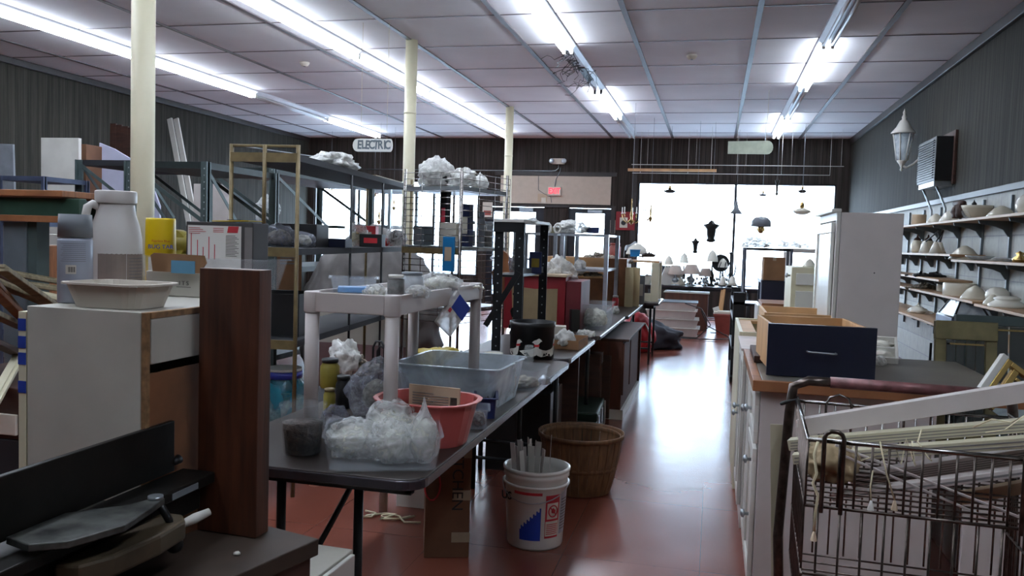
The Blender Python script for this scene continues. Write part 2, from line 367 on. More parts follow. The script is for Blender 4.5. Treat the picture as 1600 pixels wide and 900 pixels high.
for i, (a, b, ga, gb) in enumerate([(-4.78, -3.53, -4.64, -3.72), (-3.01, -2.11, -2.86, -2.25)]):
    y0, y1 = YF+.05, YF+.10
    d = MB().box(a+.002, ga, y0, y1, .01, 2.13).box(gb, b-.002, y0, y1, .01, 2.13).box(ga, gb, y0, y1, 2.03, 2.13).box(ga, gb, y0, y1, .01, .25)
    o = struct('door_%d' % (i+1), d, DM)
    MB().box(ga, gb, YF+.073, YF+.077, .25, 2.03).build('pane', film('window_glass_clear', (240, 246, 250), .04, .03, 0, 1), o)
    MB().box(ga-.04, gb+.04, YF+.0, YF+.03, 1.0, 1.05).box(ga-.02, ga, YF+.02, YF+.05, .98, 1.07).box(gb, gb+.02, YF+.02, YF+.05, .98, 1.07).build('push_bar', 'silver', o, .004)
    MB().box(gb-.35, gb-.05, YF-.005, YF+.05, 2.05, 2.11).build('door_closer', 'silver', o, .006)
struct('trim_5', MB().box(-4.62, -2.02, YF-.03, YF-.002, 2.14, 2.19).box(-4.62, -2.02, YF-.03, YF-.002, 2.80, 2.88).box(-2.11, -2.02, YF-.03, YF-.002, 0, 2.14), 'trimdark')
n = 6
for D in range(-4, 5):
    x = -3.349+D*1.22; struct('trim_%d' % n, MB().box(x-.026, x+.026, YB, YF, ZC-.012, ZC-.0005), 'grid'); n += 1
for k in range(0, 16):
    y = 16.42-k*1.22; struct('trim_%d' % n, MB().box(XL+.04, XR-.05, y-.011, y+.011, ZC-.005, ZC-.0004), 'grid'); n += 1
# outside ground
struct('outside_ground', MB().box(-30, 25, YF+.2, 60, -.2, -.05), mat('concrete', (170, 172, 172), .9))
# columns
cols = [(-3.29, 4.27), (-3.34, 8.77), (-3.33, 13.27)]
for i, (x, y) in enumerate(cols):
    t = thing('support_column', ['nearest round cream steel column, rising behind the jug and spray can', 'middle round cream steel column, right of the hanging word sign', 'farthest round cream steel column, in front of the white panel over the doors'][i], 'column', (x, y, 0), group='support columns')
    MB().cyl(.066, 0, ZC-.001, 32).build('shaft', 'cream', t)
    MB().cyl(.069, 2.78, 2.80, 32).build('joint_ring', 'cream', t)
    MB().box(-.12, .12, -.12, .12, 0, .012).build('base_plate', 'cream', t, .003)
# ---------------------------------------------------------------- fluorescent fixtures
MT['tube'] = mat('lit_tube', (232, 242, 255), .4, var=0, emit=TUBE_E)
MT['tubeoff'] = mat('unlit_tube', (210, 214, 216), .3, var=0)
MT['fixt'] = mat('white_fixture_enamel', (206, 208, 214), .35, var=.05)
def fixture(x, y0, lit, label, broken=False):
    t = thing('fluorescent_light', label, 'ceiling light', (x, y0, ZC), group='fluorescent strip lights')
    L = 2.44
    MB().prism([(-.09, -.0), (-.09, -.02), (-.05, -.06), (.05, -.06), (.09, -.02), (.09, 0)], 0, L).build('housing', 'fixt', t)
    for s in (-1, 1):
        if not broken:
            MB().tube([(s*.042, .03, -.083), (s*.042, L-.03, -.083)], .019, 12).build('tube', 'tube' if lit else 'tubeoff', t)
        for y in ((.012, L-.012) if not broken else (.012, L-.02)):
            MB().box(s*.042-.016, s*.042+.016, y-.012, y+.012, -.112, -.05).build('socket', 'white' if not broken else 'black', t, .003)
    if broken:
        rnd = random.Random(5); MB().box(-.045, .045, .9, 1.7, -.075, -.055).build('ballast', 'blackmetal', t, .004)
        w = MB()
        for i in range(26):
            yy = rnd.uniform(.0, 1.7); p = Vector((rnd.uniform(-.05, .05), yy, -.06)); pts = [p]
            for j in range(7):
                p = p+Vector((rnd.uniform(-.08, .06), rnd.uniform(-.10, .10), rnd.uniform(-.07, .035))); p.z = min(p.z, -.065); pts.append(p)
            w.tube(pts, .0035, 5)
        w.build('loose_wiring', 'blackmetal', t)
    return t
R1, R2, R3, R4 = -6.98, -4.18, -1.655, 1.04
Y1, Y2, Y3, Y4, Y0 = 6.69, 9.14, 11.59, 14.04, 4.24
for (x, y, lit, lab, br) in [
  (R1, Y0, 1, 'lit strip light of the leftmost row nearest the viewer', 0), (R1, Y1, 1, 'lit strip light crossing the top left, running to the near column', 0), (R1, Y2, 1, 'lit strip light just right of the near column', 0), (R1, Y3, 0, 'dark strip light in the leftmost row between two lit ones', 0), (R1, Y4, 1, 'short lit strip above the hanging word sign', 0),
  (R2, 1.8, 1, 'unseen lit strip light added to the second row above the viewer', 0), (R3, 1.8, 1, 'unseen lit strip light added to the third row above the viewer', 0), (R3, -.64, 1, 'unseen lit strip light added to the third row behind the viewer', 0), (R4, -.64, 1, 'unseen lit strip light added to the right row behind the viewer', 0), (R2, -.64, 1, 'unseen lit strip light added to the second row behind the viewer', 0),  # unseen fixtures continuing the rows, added to brighten the foreground
  (R2, Y0, 1, 'lit strip light of the second row nearest the viewer', 0), (R3, Y0, 1, 'lit strip light of the third row nearest the viewer', 0),
  (R2, Y1, 1, 'long bright strip light at top centre left', 0), (R2, Y2, 1, 'bright strip light left of the middle column top', 0), (R2, Y3, 1, 'bright strip light between the middle and far column tops', 0), (R2, Y4, 1, 'farthest bright strip of the row ending at the far column', 0),
  (R3, Y1, 1, 'bright strip light at top centre, just before the loose wires', 0), (R3, Y2, 0, 'broken strip light with loose wires hanging out', 1), (R3, Y3, 1, 'lit strip light just beyond the loose wires', 0), (R3, Y4, 0, 'dark far end strip of the row with the loose wires', 0),
  (R4, Y1, 0, 'unlit strip light at the top right', 0), (R4, Y2, 1, 'lit strip light at upper right with glowing tiles beside it', 0), (R4, Y3, 0, 'unlit strip light between the two lit right ones', 0), (R4, Y4, 1, 'small far lit strip light above the window on the right', 0)]:
    fixture(x, y, lit, lab, br)
# ---------------------------------------------------------------- generic things
def put(f, D=0):   # centre of the footprint of something D deep whose front foot is at f.p
    d = Vector((f.p.x, f.p.y, 0)); d.normalize(); q = f.p+d*(D/2); return q, math.atan2(-d.x, d.y)
def cbox(name, label, cat, f, D, m, rz=None, group=None, tape=None, flaps=False, bevel=.003, open_=False, mark=None, h=None, w=None):
    c, a = put(f, D); rz = a if rz is None else rz; w = w or f.w; h = h or f.h
    t = thing(name, label, cat, c, rz, group)
    b = MB()
    if open_:
        k = .004
        b.box(-w/2, w/2, -D/2, D/2, 0, k).box(-w/2, w/2, -D/2, -D/2+k, k, h).box(-w/2, w/2, D/2-k, D/2, k, h).box(-w/2, -w/2+k, -D/2+k, D/2-k, k, h).box(w/2-k, w/2, -D/2+k, D/2-k, k, h)
    else: b.box(-w/2, w/2, -D/2, D/2, 0, h)
    b.build('body', m, t, bevel)
    if flaps:
        MB().bar((0, -D/2, h), (0, -D/2-.3*D, h+.35*D), w, .003).build('flap', m, t); MB().bar((0, D/2, h), (0, D/2+.3*D, h+.35*D), w, .003).build('flap', m, t)
    if tape: MB().box(-w*.08, w*.08, -D/2-.001, D/2+.001, h-.03, h+.001).build('tape_strip', tape, t)
    if mark: MB().box(-w*.3, w*.3, -D/2-.0015, -D/2, h*.3, h*.7).build('printed_label', mark, t)
    return t
def lathe_item(name, label, cat, f, prof, m, group=None, parts=(), ribs=0, D=None, rot=None, part='body', n=28):
    """prof in units of width/height: r is a share of w/2, z a share of h"""
    c, a = put(f, f.w if D is None else D); t = thing(name, label, cat, c, 0, group, rot)
    MB().lathe([(r*f.w/2, z*f.h) for r, z in prof], n, None, ribs).build(part, m, t)
    for nm, pf, mm in parts: MB().lathe([(r*f.w/2, z*f.h) for r, z in pf], n).build(nm, mm, t)
    return t
def ff(x0, x1, yt, yb, Y, z):
    f = fit(x0, x1, yt, yb, Y=Y); f.p.z = z+.001; return f
def jar(label, f, m='glass', lid='capgrey', fill=None, level=.6, name='jar', cat='jar', group=None):
    P = [(0, 0), (.92, 0), (1, .04), (1, .74), (.8, .84), (.8, .88)]
    parts = [('lid', [(0, .87), (.86, .87), (.86, 1), (0, 1)], lid)]
    if fill: parts.append(('contents', [(0, .02), (.88, .02), (.94, .06), (.94, level), (0, level+.03)], fill))
    return lathe_item(name, label, cat, f, P, m, group, parts)
def bag(label, f, m='bagc', seed=1, neck=0, D=None, inner='rope', name='plastic_bag', cat='plastic bag', group=None, amp=.24, iscale=.8, ridg=.14, sub=4):
    D = D or f.w*.75; c, a = put(f, D); t = thing(name, label, cat, c, a, group)
    h = f.h if not neck else f.h/(1+neck*.45)
    MB().blob((0, 0, h*.42), (f.w*.47, D*.47, h*.55), seed, amp, 1.7, sub, neck=neck, ridg=ridg).build('film', m, t)
    if inner: MB().blob((0, 0, h*.38), (f.w*.47*iscale, D*.47*iscale, h*.5*iscale), seed+5, .2, 2.2, 3).build('contents', inner, t)
    return t
def heap(label, f, m='clutter', seed=1, D=None, name='parts_heap', cat='parts', n=30):
    D = D or f.w*.6; c, a = put(f, D); rnd = random.Random(seed); b = MB()
    for i in range(n):
        x, y = rnd.gauss(0, .24)*f.w, rnd.gauss(0, .22)*D; z = f.h*max(.08, .75-abs(x)/f.w*1.3)*rnd.uniform(.3, 1); q = rnd.uniform(.08, .2)*f.w
        T = Matrix.Translation((x, y, z*.8))@Matrix.Rotation(rnd.uniform(0, 6), 4, Vector((rnd.random(), rnd.random(), rnd.random())).normalized())
        k = i % 3
        if k == 0: b.box(-q/2, q/2, -q/4, q/4, -q/5, q/5, T)
        elif k == 1: b.cyl(q*.25, -q/2, q/2, 10, T)
        else: b.blob(T.translation, (q*.5, q*.4, q*.3), i, .3, 2, 2)
    b.blob((0, 0, f.h*.2), (f.w*.4, D*.4, f.h*.28), seed, .3, 2, 3)
    o = b.build(name, m, None, loc=c, rot=a); tag(o, label, cat, kind='stuff'); return o
def tub(label, f, m='milky', D=None, rz=None, fill=None, name='plastic_tub', cat='tub', taper=.88, rim=.008, level=.5, group=None, lid=None, fillseed=1, w=None, h=None, rnd_=.22):
    D = D or f.w*.7; c, a = put(f, D); rz = a if rz is None else rz; w = w or f.w; h = h or f.h
    t = thing(name, label, cat, c, rz, group); b = MB()
    def ring(s, z, o=0):
        X, Y = w/2*s+o, D/2*s+o; r = min(X, Y)*rnd_; out = []
        for (cx, cy, a0) in ((X-r, Y-r, 0), (-X+r, Y-r, 90), (-X+r, -Y+r, 180), (X-r, -Y+r, 270)):
            for k in range(5): q = math.radians(a0+k*22.5); out.append((cx+r*math.cos(q), cy+r*math.sin(q), z))
        return out
    rings = [ring(taper, 0), ring(1, h-.004), ring(1, h-.004, rim), ring(1, h, rim), ring(1, h, -.002), ring(taper, .004, -.002)]
    vs = sum(rings, []); n = 20; fs = [(i*n+k, i*n+(k+1) % n, (i+1)*n+(k+1) % n, (i+1)*n+k) for i in range(5) for k in range(n)]
    fs += [tuple(range(n)), tuple(5*n+k for k in range(n))]
    b.add(vs, fs, False).build('body', m, t)
    if fill: 
        rnd = random.Random(fillseed); q = MB(); q.blob((0, 0, h*level*.5), (w*.42*taper, D*.42*taper, h*level*.55), fillseed, .25, 2.6, 4)
        q.build('contents', fill, t)
    if lid: MB().box(-w/2-.006, w/2+.006, -D/2-.006, D/2+.006, h, h+.012).build('lid', lid, t, .004)
    return t
def rack(name, label, cat, A, B, L, zs, post, pm, sm, st=.03, top=None, rz=None, braces=False, square=True, group=None, holes=False, edge=None, mid=False, z0=0):
    """A, B: near left and near right corner; L: length away from the viewer"""
    A, B = Vector(A), Vector(B); d = B-A; d.z = 0; w = d.length; a = math.atan2(d.y, d.x)
    t = thing(name, label, cat, (A.x, A.y, z0), a, group); top = top or zs[-1]; L = L
    xs = [0, w]+([w/2] if mid else [])
    for y in (0, L):
        for x in xs:
            if square: MB().box(x-post/2, x+post/2, y-post*.2, y+post*.2, 0, top).box(x-(post/2 if x == 0 else -post/2+post*.15), x-(post/2-post*.15 if x == 0 else -post/2), y-post*.5, y+post*.5, 0, top).build('post', pm, t)
            else: MB().tube([(x, y, 0), (x, y, top)], post/2, 10).build('post', pm, t)
    for z in zs:
        MB().box(0, w, 0, L, z-st, z).build('shelf', sm, t)
        if edge: MB().box(0, w, -.006, .0, z-st-.012, z+.004).box(w, w+.006, 0, L, z-st-.012, z+.004).build('shelf_edge', edge, t)
    if holes:
        for x in (0, w):
            b = MB()
            for k in range(int(top/.05)): b.cyl(.006, -.001, .001, 8, TR(x, -post*.2-.0015, .03+k*.05, PI/2, 'X'))
            b.build('hole_row', 'silver', t)
    if braces:
        for y in (0, L): 
            z1 = zs[-1]-.04; z2 = z1-min(w, .5)*.8
            MB().bar((.01, y-.012, z1), (w-.01, y-.012, z2), .03, .004, (0, 1, 0)).build('cross_brace', pm, t)
        for x in (0, w): MB().bar((x, .01, zs[-1]-.04), (x, L*.5, zs[-1]-.5), .03, .004, (1, 0, 0)).build('cross_brace', pm, t)
    return t
def folding_table(label, x0, x1, y0, y1, z=.74, group='long folding tables in a row', lx=.1):
    t = thing('folding_table', label, 'table', (x0, y0, 0), 0, group); w, L = x1-x0, y1-y0; r = .07
    poly = []
    for (cx, cy, a0) in ((w-r, L-r, 0), (r, L-r, 90), (r, r, 180), (w-r, r, 270)):
        for k in range(7): q = math.radians(a0+k*15); poly.append((cx+r*math.cos(q), cy+r*math.sin(q)))
    MB().prism(poly, z-.018, z, 'z').build('tabletop', 'tabletop', t, .003)
    q = [(x+(.004 if x > w/2 else -.004), y+(.004 if y > L/2 else -.004)) for x, y in poly]
    MB().prism(q, z-.032, z-.004, 'z').build('edge_strip', 'tableedge', t, .004)
    MB().box(.06, w-.06, .1, .13, z-.075, z-.032).box(.06, w-.06, L-.13, L-.1, z-.075, z-.032).box(.06, .08, .1, L-.1, z-.07, z-.032).box(w-.08, w-.06, .1, L-.1, z-.07, z-.032).build('apron', 'blackmetal', t)
    for y in (.16, L-.16):
        for x in (lx, w-lx): MB().tube([(x, y, 0), (x, y, z-.04)], .0145, 10).build('leg', 'blackmetal', t)
        MB().tube([(.1, y, .18), (w-.1, y, .18)], .01, 8).tube([(w/2, y, z-.05), (w/2, y+(.35 if y < L/2 else -.35), z-.06)], .008, 8).build('leg_brace', 'blackmetal', t)
    MB().tube([(w*.32, .17, .2), (w*.5, .6, z-.05)], .01, 8).build('leg_brace', 'blackmetal', t)
    return t
# ---------------------------------------------------------------- tables down the aisle
folding_table('long dark folding table nearest the viewer, rounded corner worn, holding the pink tub', -1.53, -.77, 2.16, 4.66, lx=.25)
folding_table('dark folding table holding the black goose tin', -1.45, -.79, 4.74, 5.86)
folding_table('dark folding table under the clear bin in front of the brown cabinet', -1.45, -.775, 5.92, 7.75, .75)
folding_table('farthest dark folding table of the aisle row, beside the cream rack', -1.46, -.76, 7.83, 9.66)
# things on the nearest table
T = .7405
f = fit(437, 508, 636, 716, Z=T)
t = lathe_item('deli_container', 'tall clear plastic tub of brown bits at the left end of the near table', 'container', f, [(0, 0), (.78, 0), (.84, .03), (1, .95), (1.06, .96), (1.06, 1), (1, 1)], 'clear', parts=[('contents', [(0, .02), (.76, .02), (.9, .62), (.5, .66), (0, .68)], 'metalbits')])
f = fit(500, 645, 640, 733, Z=T)
tub('shallow clear tray under the bags of white cord', fit(506, 690, 683, 738, Z=T), 'clear', D=.26, name='plastic_tray', cat='tray', rim=.006, taper=.92)
f = fit(560, 668, 634, 715, Z=T); bag('large clear bag of white cord in the tray', f, seed=3, D=.2)
f = fit(508, 600, 662, 722, Z=T+.01); bag('crumpled clear bag of white cord at the left end of the tray', f, seed=6, D=.16)
f = fit(578, 652, 664, 728, Z=T+.01); bag('clear bag of white cord in front, with a pulled shiny fold', f, seed=9, D=.12, ridg=.35)
f = fit(634, 686, 624, 728, Z=T+.01); bag('upright knotted clear bag of white cord against the pink tub', f, seed=11, D=.10, neck=.5, ridg=.05, amp=.12)
tub('salmon pink oval wash tub on the near table', fit(612, 722, 612, 703, Z=T), 'pinkred', D=.27, name='wash_tub', cat='tub', taper=.80, rim=.014, rz=-.05, rnd_=.85, w=.33, h=.145)
f = fit(634, 722, 604, 650, Y=2.75)
pp = at(678, 645, Y=2.66); t = thing('box_panel', 'tan printed cardboard panel standing in the pink tub', 'cardboard', (pp.x, 2.66, T+.012), -.12)
MB().box(-.095, .095, -.004, .004, 0, .165).build('board', 'beige', t, .001)
b = MB()
for k in range(9): b.box(-.08, -.02+.01*(k % 3), -.006, -.004, .065+.009*k, .068+.009*k)
for k in range(11): b.box(-.01, .055, -.006, -.004, .04+.009*k, .0425+.009*k)
b.build('print_lines', 'inkgrey', t)
b = MB()
for k in range(12): b.box(.062, .086, -.006, -.004, .08+k*.0045, .08+k*.0045+.0025)
b.build('barcode', 'ink', t)
bag('big smoky clear bag slumped behind the pink tub', fit(540, 640, 572, 668, Z=T), 'bagg', 21, D=.34, inner='rope', iscale=.55)
bag('small smoky bag behind the clear tub of brown bits', fit(498, 548, 640, 690, Z=T), 'bagg', 24, D=.14, inner='metalbits', iscale=.6)
tub('small clear berry box of metal clips beside the pink tub', fit(730, 762, 640, 672, Z=T), 'clear', D=.12, fill='metalbits', level=.7, name='berry_box', cat='box')
tub('dark blue tray of small tools beside the berry box', fit(742, 775, 622, 655, Z=T), 'navy2', D=.16, fill='metalbits', level=.8, name='tool_tray', cat='tray')
tub('large milky storage bin with yellow bags on the near table', fit(660, 782, 578, 640, Z=T), 'milky', D=.44, name='storage_bin', cat='bin', rz=-.04, fill='metalbits', level=.45, rim=.012, h=.17, w=.44)
bag('yellow bags of bits heaped in the storage bin', fit(648, 730, 548, 590, Y=3.75), 'yellowcard', 31, D=.16, inner=None, amp=.45, ridg=.4)
MB().box(0, .22, 0, .004, 0, .12)
tub('clear tub of shiny parts behind the storage bin', fit(778, 842, 570, 612, Z=T), 'clear', D=.24, rz=-.02, fill='clutter', level=.5, h=.10, w=.24)
heap('silvery crumpled wrap at the edge beyond the clear tub', fit(838, 862, 572, 602, Z=T), 'silver', 4, n=18, name='foil_scrap', cat='wrap')
lathe_item('plate', 'stacked white dish lying behind the storage bin', 'dish', fit(756, 786, 553, 563, Z=T+.02), [(0, 0), (.6, 0), (1, .8), (1, 1), (.6, .3), (0, .3)], 'opal')
heap('mixed metal parts strewn on the table left of the goose tin', fit(690, 752, 534, 572, Z=T), 'clutter', 8, n=34)
heap('white and brown bits heaped behind the plastic shelf legs', fit(520, 600, 540, 590, Z=T), 'clutter', 12, n=30)
bag('crumpled white paper bag between the plastic shelf legs', fit(520, 560, 540, 590, Z=T), 'bagw', 13, inner=None, amp=.6, ridg=.6, name='paper_bag', cat='bag')
jar('small black jar with dark lid between the plastic shelf legs', fit(524, 548, 588, 640, Z=T), 'black', 'black')
jar('small olive painted can left of the black jar', fit(505, 524, 608, 645, Z=T), 'olive', 'gold', name='paint_can', cat='can')
jar('olive yellow can behind the plastic shelf leg', fit(500, 530, 562, 608, Z=T+.02), 'olive', 'black', name='paint_can', cat='can')
t = thing('handle_bracket', 'black double loop bracket standing behind the right plastic leg', 'bracket', at(591, 580, Z=T))
MB().tube([(-.03, 0, 0), (-.03, 0, .12), (-.015, 0, .15), (.015, 0, .15), (.03, 0, .12), (.03, 0, 0)], .006, 8).tube([(-.015, .02, 0), (-.015, .02, .10), (0, .02, .125), (.03, .02, .11), (.045, .02, .08), (.045, .02, 0)], .006, 8).build('loop', 'black', t)
# goose tin
f = fit(795, 866, 505, 562, Z=T)
t = lathe_item('popcorn_tin', 'round black tin painted with white geese on the second table', 'tin', f, [(0, 0), (1, 0), (1, .86), (1.03, .87), (1.03, 1), (.98, 1), (.98, .1), (0, .1)], 'black')
def goose(mir=1, s=1):
    P = [(-.5, .28), (-.38, .2), (-.2, .08), (.1, .04), (.3, .12), (.36, .34), (.38, .6), (.5, .72), (.56, .72), (.5, .8), (.4, .86), (.28, .8), (.24, .62), (.22, .45), (.05, .38), (-.2, .34)]
    return [(x*s*mir, z*s) for x, z in P]
R = f.w/2+.0015
def wrap(poly, cx, z0, R): return [((R+.0)*math.sin(cx+x/R), -(R)*math.cos(cx+x/R), z0+z) for x, z in poly]
for i, (cx, mir, s) in enumerate(((.02, 1, .13), (.62, -1, .12), (1.05, 1, .125), (-.85, 1, .12))):
    P = goose(mir, s); cx += .1; n = len(P); b = MB(); b.add(wrap(P, cx, f.h*.02+.006, R)+wrap(P, cx, f.h*.02+.006, R-.001), [tuple(range(n)), tuple(range(2*n-1, n-1, -1))]); b.build('painted_goose', 'white', t)
    b = MB(); b.add(wrap([(.03*mir, .060), (.056*mir, .064), (.054*mir, .076), (.028*mir, .072)], cx, .012, R+.001), [(0, 1, 2, 3)]).build('painted_bow', 'redb', t)
jar('small glass jar standing in front of the goose tin', fit(818, 834, 540, 566, Z=T), 'glass', 'glass', name='glass_jar')
cbox('cardboard_tray', 'low tan cardboard tray of white bags beside the goose tin', 'box', fit(868, 912, 532, 547, Z=T), .34, 'card', rz=-.03, open_=True)
bag('milky bag in the cardboard tray beside the goose tin', fit(866, 898, 516, 542, Z=T+.02), 'bagw', 41, inner=None, amp=.4)
cbox('paper_box', 'crumpled white paper box behind the goose tin', 'box', fit(866, 884, 510, 530, Z=T+.03), .1, 'paper')
heap('dark parts lying on the table by the clear bin', fit(898, 932, 512, 528, Z=T+.01), 'metalbits', 14, n=20)
bag('pale crumpled bag at the table edge by the clear bin', fit(902, 926, 517, 528, Z=T+.01), 'bagw', 43, inner=None, amp=.5, ridg=.5)
tub('large clear bin of white bags on the third table', fit(895, 955, 476, 516, Z=.751), 'clear', D=.5, rz=0, fill='rope', level=.7, name='storage_bin', cat='bin', rim=.012)
cbox('framed_mirror', 'small dark framed panel leaning on the clear bin', 'frame', fit(890, 904, 484, 518, Z=.751), .05, 'black', rz=.5)
# red display case
P0 = at(786, 508, Y=6.2); P1 = at(906, 512, Y=6.2)
t = thing('display_case', 'red cardboard display case with a torn tan sheet on its front', 'display case', (P0.x, 6.2, T+.001), 0)
wd = P1.x-P0.x; hh = at(850, 432, Y=6.2).z-T
MB().box(0, wd*.8, 0, .5, 0, hh).build('case_body', 'red', t, .004)
MB().box(wd*.81, wd, .0, .45, 0, hh*.93).build('side_panel', mat('dark_red_card', (96, 18, 26), .6, var=.2), t, .004)
MB().prism([(wd*.13, 0), (wd*.7, 0), (wd*.7, hh*.78), (wd*.4, hh*.76), (wd*.1, hh*.8)], -.004, -.001).build('torn_sheet', 'tanpaper', t)
MB().box(-.02, wd*.82, -.03, .5, hh, hh+.018).build('top_board', 'beige', t, .003)
bag('spiky white plastic straps bundled on top of the red case', fit(850, 890, 408, 436, Y=6.4), 'bagw', 51, inner=None, amp=.6, ridg=.8)
# black angle iron stand
def angle_post(t, x, y, h, m='blackmetal'):
    MB().box(x-.028, x+.028, y-.002, y+.002, 0, h).box(x-.028, x-.024, y, y+.05, 0, h).build('post', m, t)
    b = MB()
    for k in range(int(h/.055)): b.cyl(.0045, -.001, .001, 8, TR(x, y-.0035, .03+k*.055, PI/2, 'X'))
    b.build('hole_row', 'silver', t)
pA = at(808, 510, Y=4.9); t = thing('angle_iron_stand', 'black punched angle iron stand with white top behind the goose tin', 'stand', (pA.x, 4.9, T+.001), 0)
hA = at(808, 348, Y=4.9).z-T
pB = at(846, 500, Y=5.5)
for x, y in ((0, 0), (pB.x-pA.x, .6), (-.13, .0), (-.13, .6)): angle_post(t, x, y, hA)
dx = pB.x-pA.x
MB().prism([(-.16, -.03), (.03, -.03), (dx+.03, .63), (-.16, .63)], hA, hA+.02, 'z').build('top_board', 'white', t, .003)
MB().box(-.16, .02, -.02, -.012, hA-.06, hA).build('rail', 'blackmetal', t)
MB().bar((-.20, .0, .15), (.0, -.004, hA*.62), .035, .004, (0, 1, 0)).build('cross_brace', 'blackmetal', t)
MB().bar((0, .0, hA*.62), (dx, .6, hA*.62), .004, .04).build('rail', 'silver', t)
hs = at(836, 427, Y=5.3).z; MB().prism([(-.15, .0), (-.01, .0), (dx-.01, .58), (-.15, .58)], hs-T-.015, hs-T-.001, 'z').build('shelf', 'blackmetal', t)
bag('white plastic bag flattened on the black stand', fit(800, 842, 338, 348, Y=5.0), 'bagw', 61, inner=None, amp=.3)
cbox('blue_box', 'blue box with yellow print inside the black stand', 'box', ff(826, 846, 391, 425, 5.2, hs), .1, 'navy2', mark='yellowcard')
bag('smoky bag of parts at the level of the blue box', ff(794, 818, 392, 430, 5.22, hs), 'bagg', 62, inner='clutter', D=.1)
# silver rack beyond the red case
A = at(888, 478, Y=7.95); B = at(948, 478, Y=7.95)
t = rack('steel_shelving', 'galvanised angle steel shelf rack on the far folding table', 'shelving', (-1.43, 7.95, 0), (-1.0, 7.95, 0), .9, [.02, .42, at(890, 365, Y=7.95).z-T], .04, 'silver', 'silver', .02, z0=T+.001)
zt = at(890, 365, Y=7.95).z
jarz = zt+.001
cbox('blue_carton', 'dark blue carton on top of the steel rack', 'box', fit(908, 936, 354, 364, Z=zt) if False else fit(908, 936, 355, 364, Y=8.3), .2, 'navy2')
bag('white plastic bag on top of the steel rack', fit(868, 914, 346, 364, Y=8.15), 'bagw', 71, inner=None, amp=.5, ridg=.5)
for i, (x0, x1) in enumerate(((851, 861), (866, 876))):
    t = thing('plastic_hook', ['white plastic loop handle left of the bag on the steel rack', 'second white plastic loop handle nearest the bag on the steel rack'][i], 'hook', Vector((at((x0+x1)/2, 362, Y=8.0).x, 8.0, zt+.001)), group='white loop handles')
    MB().tube([(.03*math.cos(a)*1.0, 0, .045+.045*math.sin(a)) for a in [k*PI/8 for k in range(16)]], .011, 8, True).build('loop', 'white', t)
cbox('long_carton', 'olive grey carton lying left of the bag on the steel rack', 'box', fit(848, 870, 355, 365, Y=8.1), .2, 'woodgrey')
bag('bag of pale cord on the middle shelf of the steel rack', fit(896, 915, 405, 428, Y=8.0), 'bagw', 72, inner=None, amp=.4)
heap('pale rods and bits on the middle shelf of the steel rack', fit(905, 945, 420, 432, Y=8.1), 'clutter', 73, n=24)
bag('large yellow bag on the lower shelf behind the clear bin', fit(894, 912, 468, 482, Y=7.9), 'yellow', 75, inner=None)
rack('steel_shelving', 'second grey steel shelf rack to the left, carrying the white loop handles', 'shelving', (-1.90, 7.95, 0), (-1.50, 7.95, 0), .5, [.4, 1.0, zt], .035, 'capgrey', 'capgrey', .02)
# brown cabinet box with clutter on top
pL = at(849, 480, Y=9.0); pR = at(975, 485, Y=8.9)
z0 = at(975, 405, Y=8.9).z
t = thing('wooden_cabinet', 'plain brown wooden cabinet carcass standing open behind the steel rack', 'cabinet', (pL.x, 9.0, T+.001))
w_ = pR.x-pL.x; h_ = z0-T
MB().box(0, w_, 0, .02, 0, h_).build('side_panel', 'hardboard', t)
MB().box(0, w_, .02, .5, h_-.02, h_).box(0, .02, .02, .5, 0, h_-.02).box(w_-.02, w_, .02, .5, 0, h_-.02).build('carcass', 'wood', t)
MB().box(0, w_*.75, -.002, 0, h_-.22, h_).build('rail', 'woodp', t)
# almond doors standing
for i, (x0, x1, lab) in enumerate(((975, 988, 'almond cabinet panel standing beside the brown cabinet'), (986, 998, 'second almond cabinet panel, right of the first'))):
    f = fit(x0, x1, 418, 484, Y=9.0+i*.12); cbox('almond_board', lab, 'panel', f, .04, 'almond', rz=.1, group='almond panels')
f = fit(992, 1006, 430, 476, Y=9.3); t = cbox('louvred_grille', 'pale grey grille with rounded frame leaning by the cream rack', 'grille', f, .03, 'capgrey', rz=.3, mark='cement')
# cream metal rack (sewing table like)
A = at(958, 470, Y=10.3); zt = at(990, 407, Y=10.0).z
t = thing('cream_rack', 'cream metal rack with rounded corner frame and cluttered top', 'rack', (A.x, 10.0, T), 0)
B = at(1028, 470, Y=10.0); w_ = B.x-A.x; h_ = zt-T
MB().box(0, w_, 0, .6, h_-.02, h_).build('top_board', 'woodp', t, .003)
for x in (0.03, w_-.04):
    for y in (.03, .57): MB().box(x-.03, x+.04, y-.02, y+.02, 0, h_-.02).build('leg', 'cream', t, .006)
MB().box(w_-.09, w_-.0, -.01, .0, .0, h_-.02).box(w_-.3, w_-.09, -.01, 0, 0, .1).build('end_frame', 'cream', t, .01)
t = folding_table('small folding table under the cream metal rack', at(950, 470, Y=9.9).x, B.x+.02, 9.8, 10.8, .738)
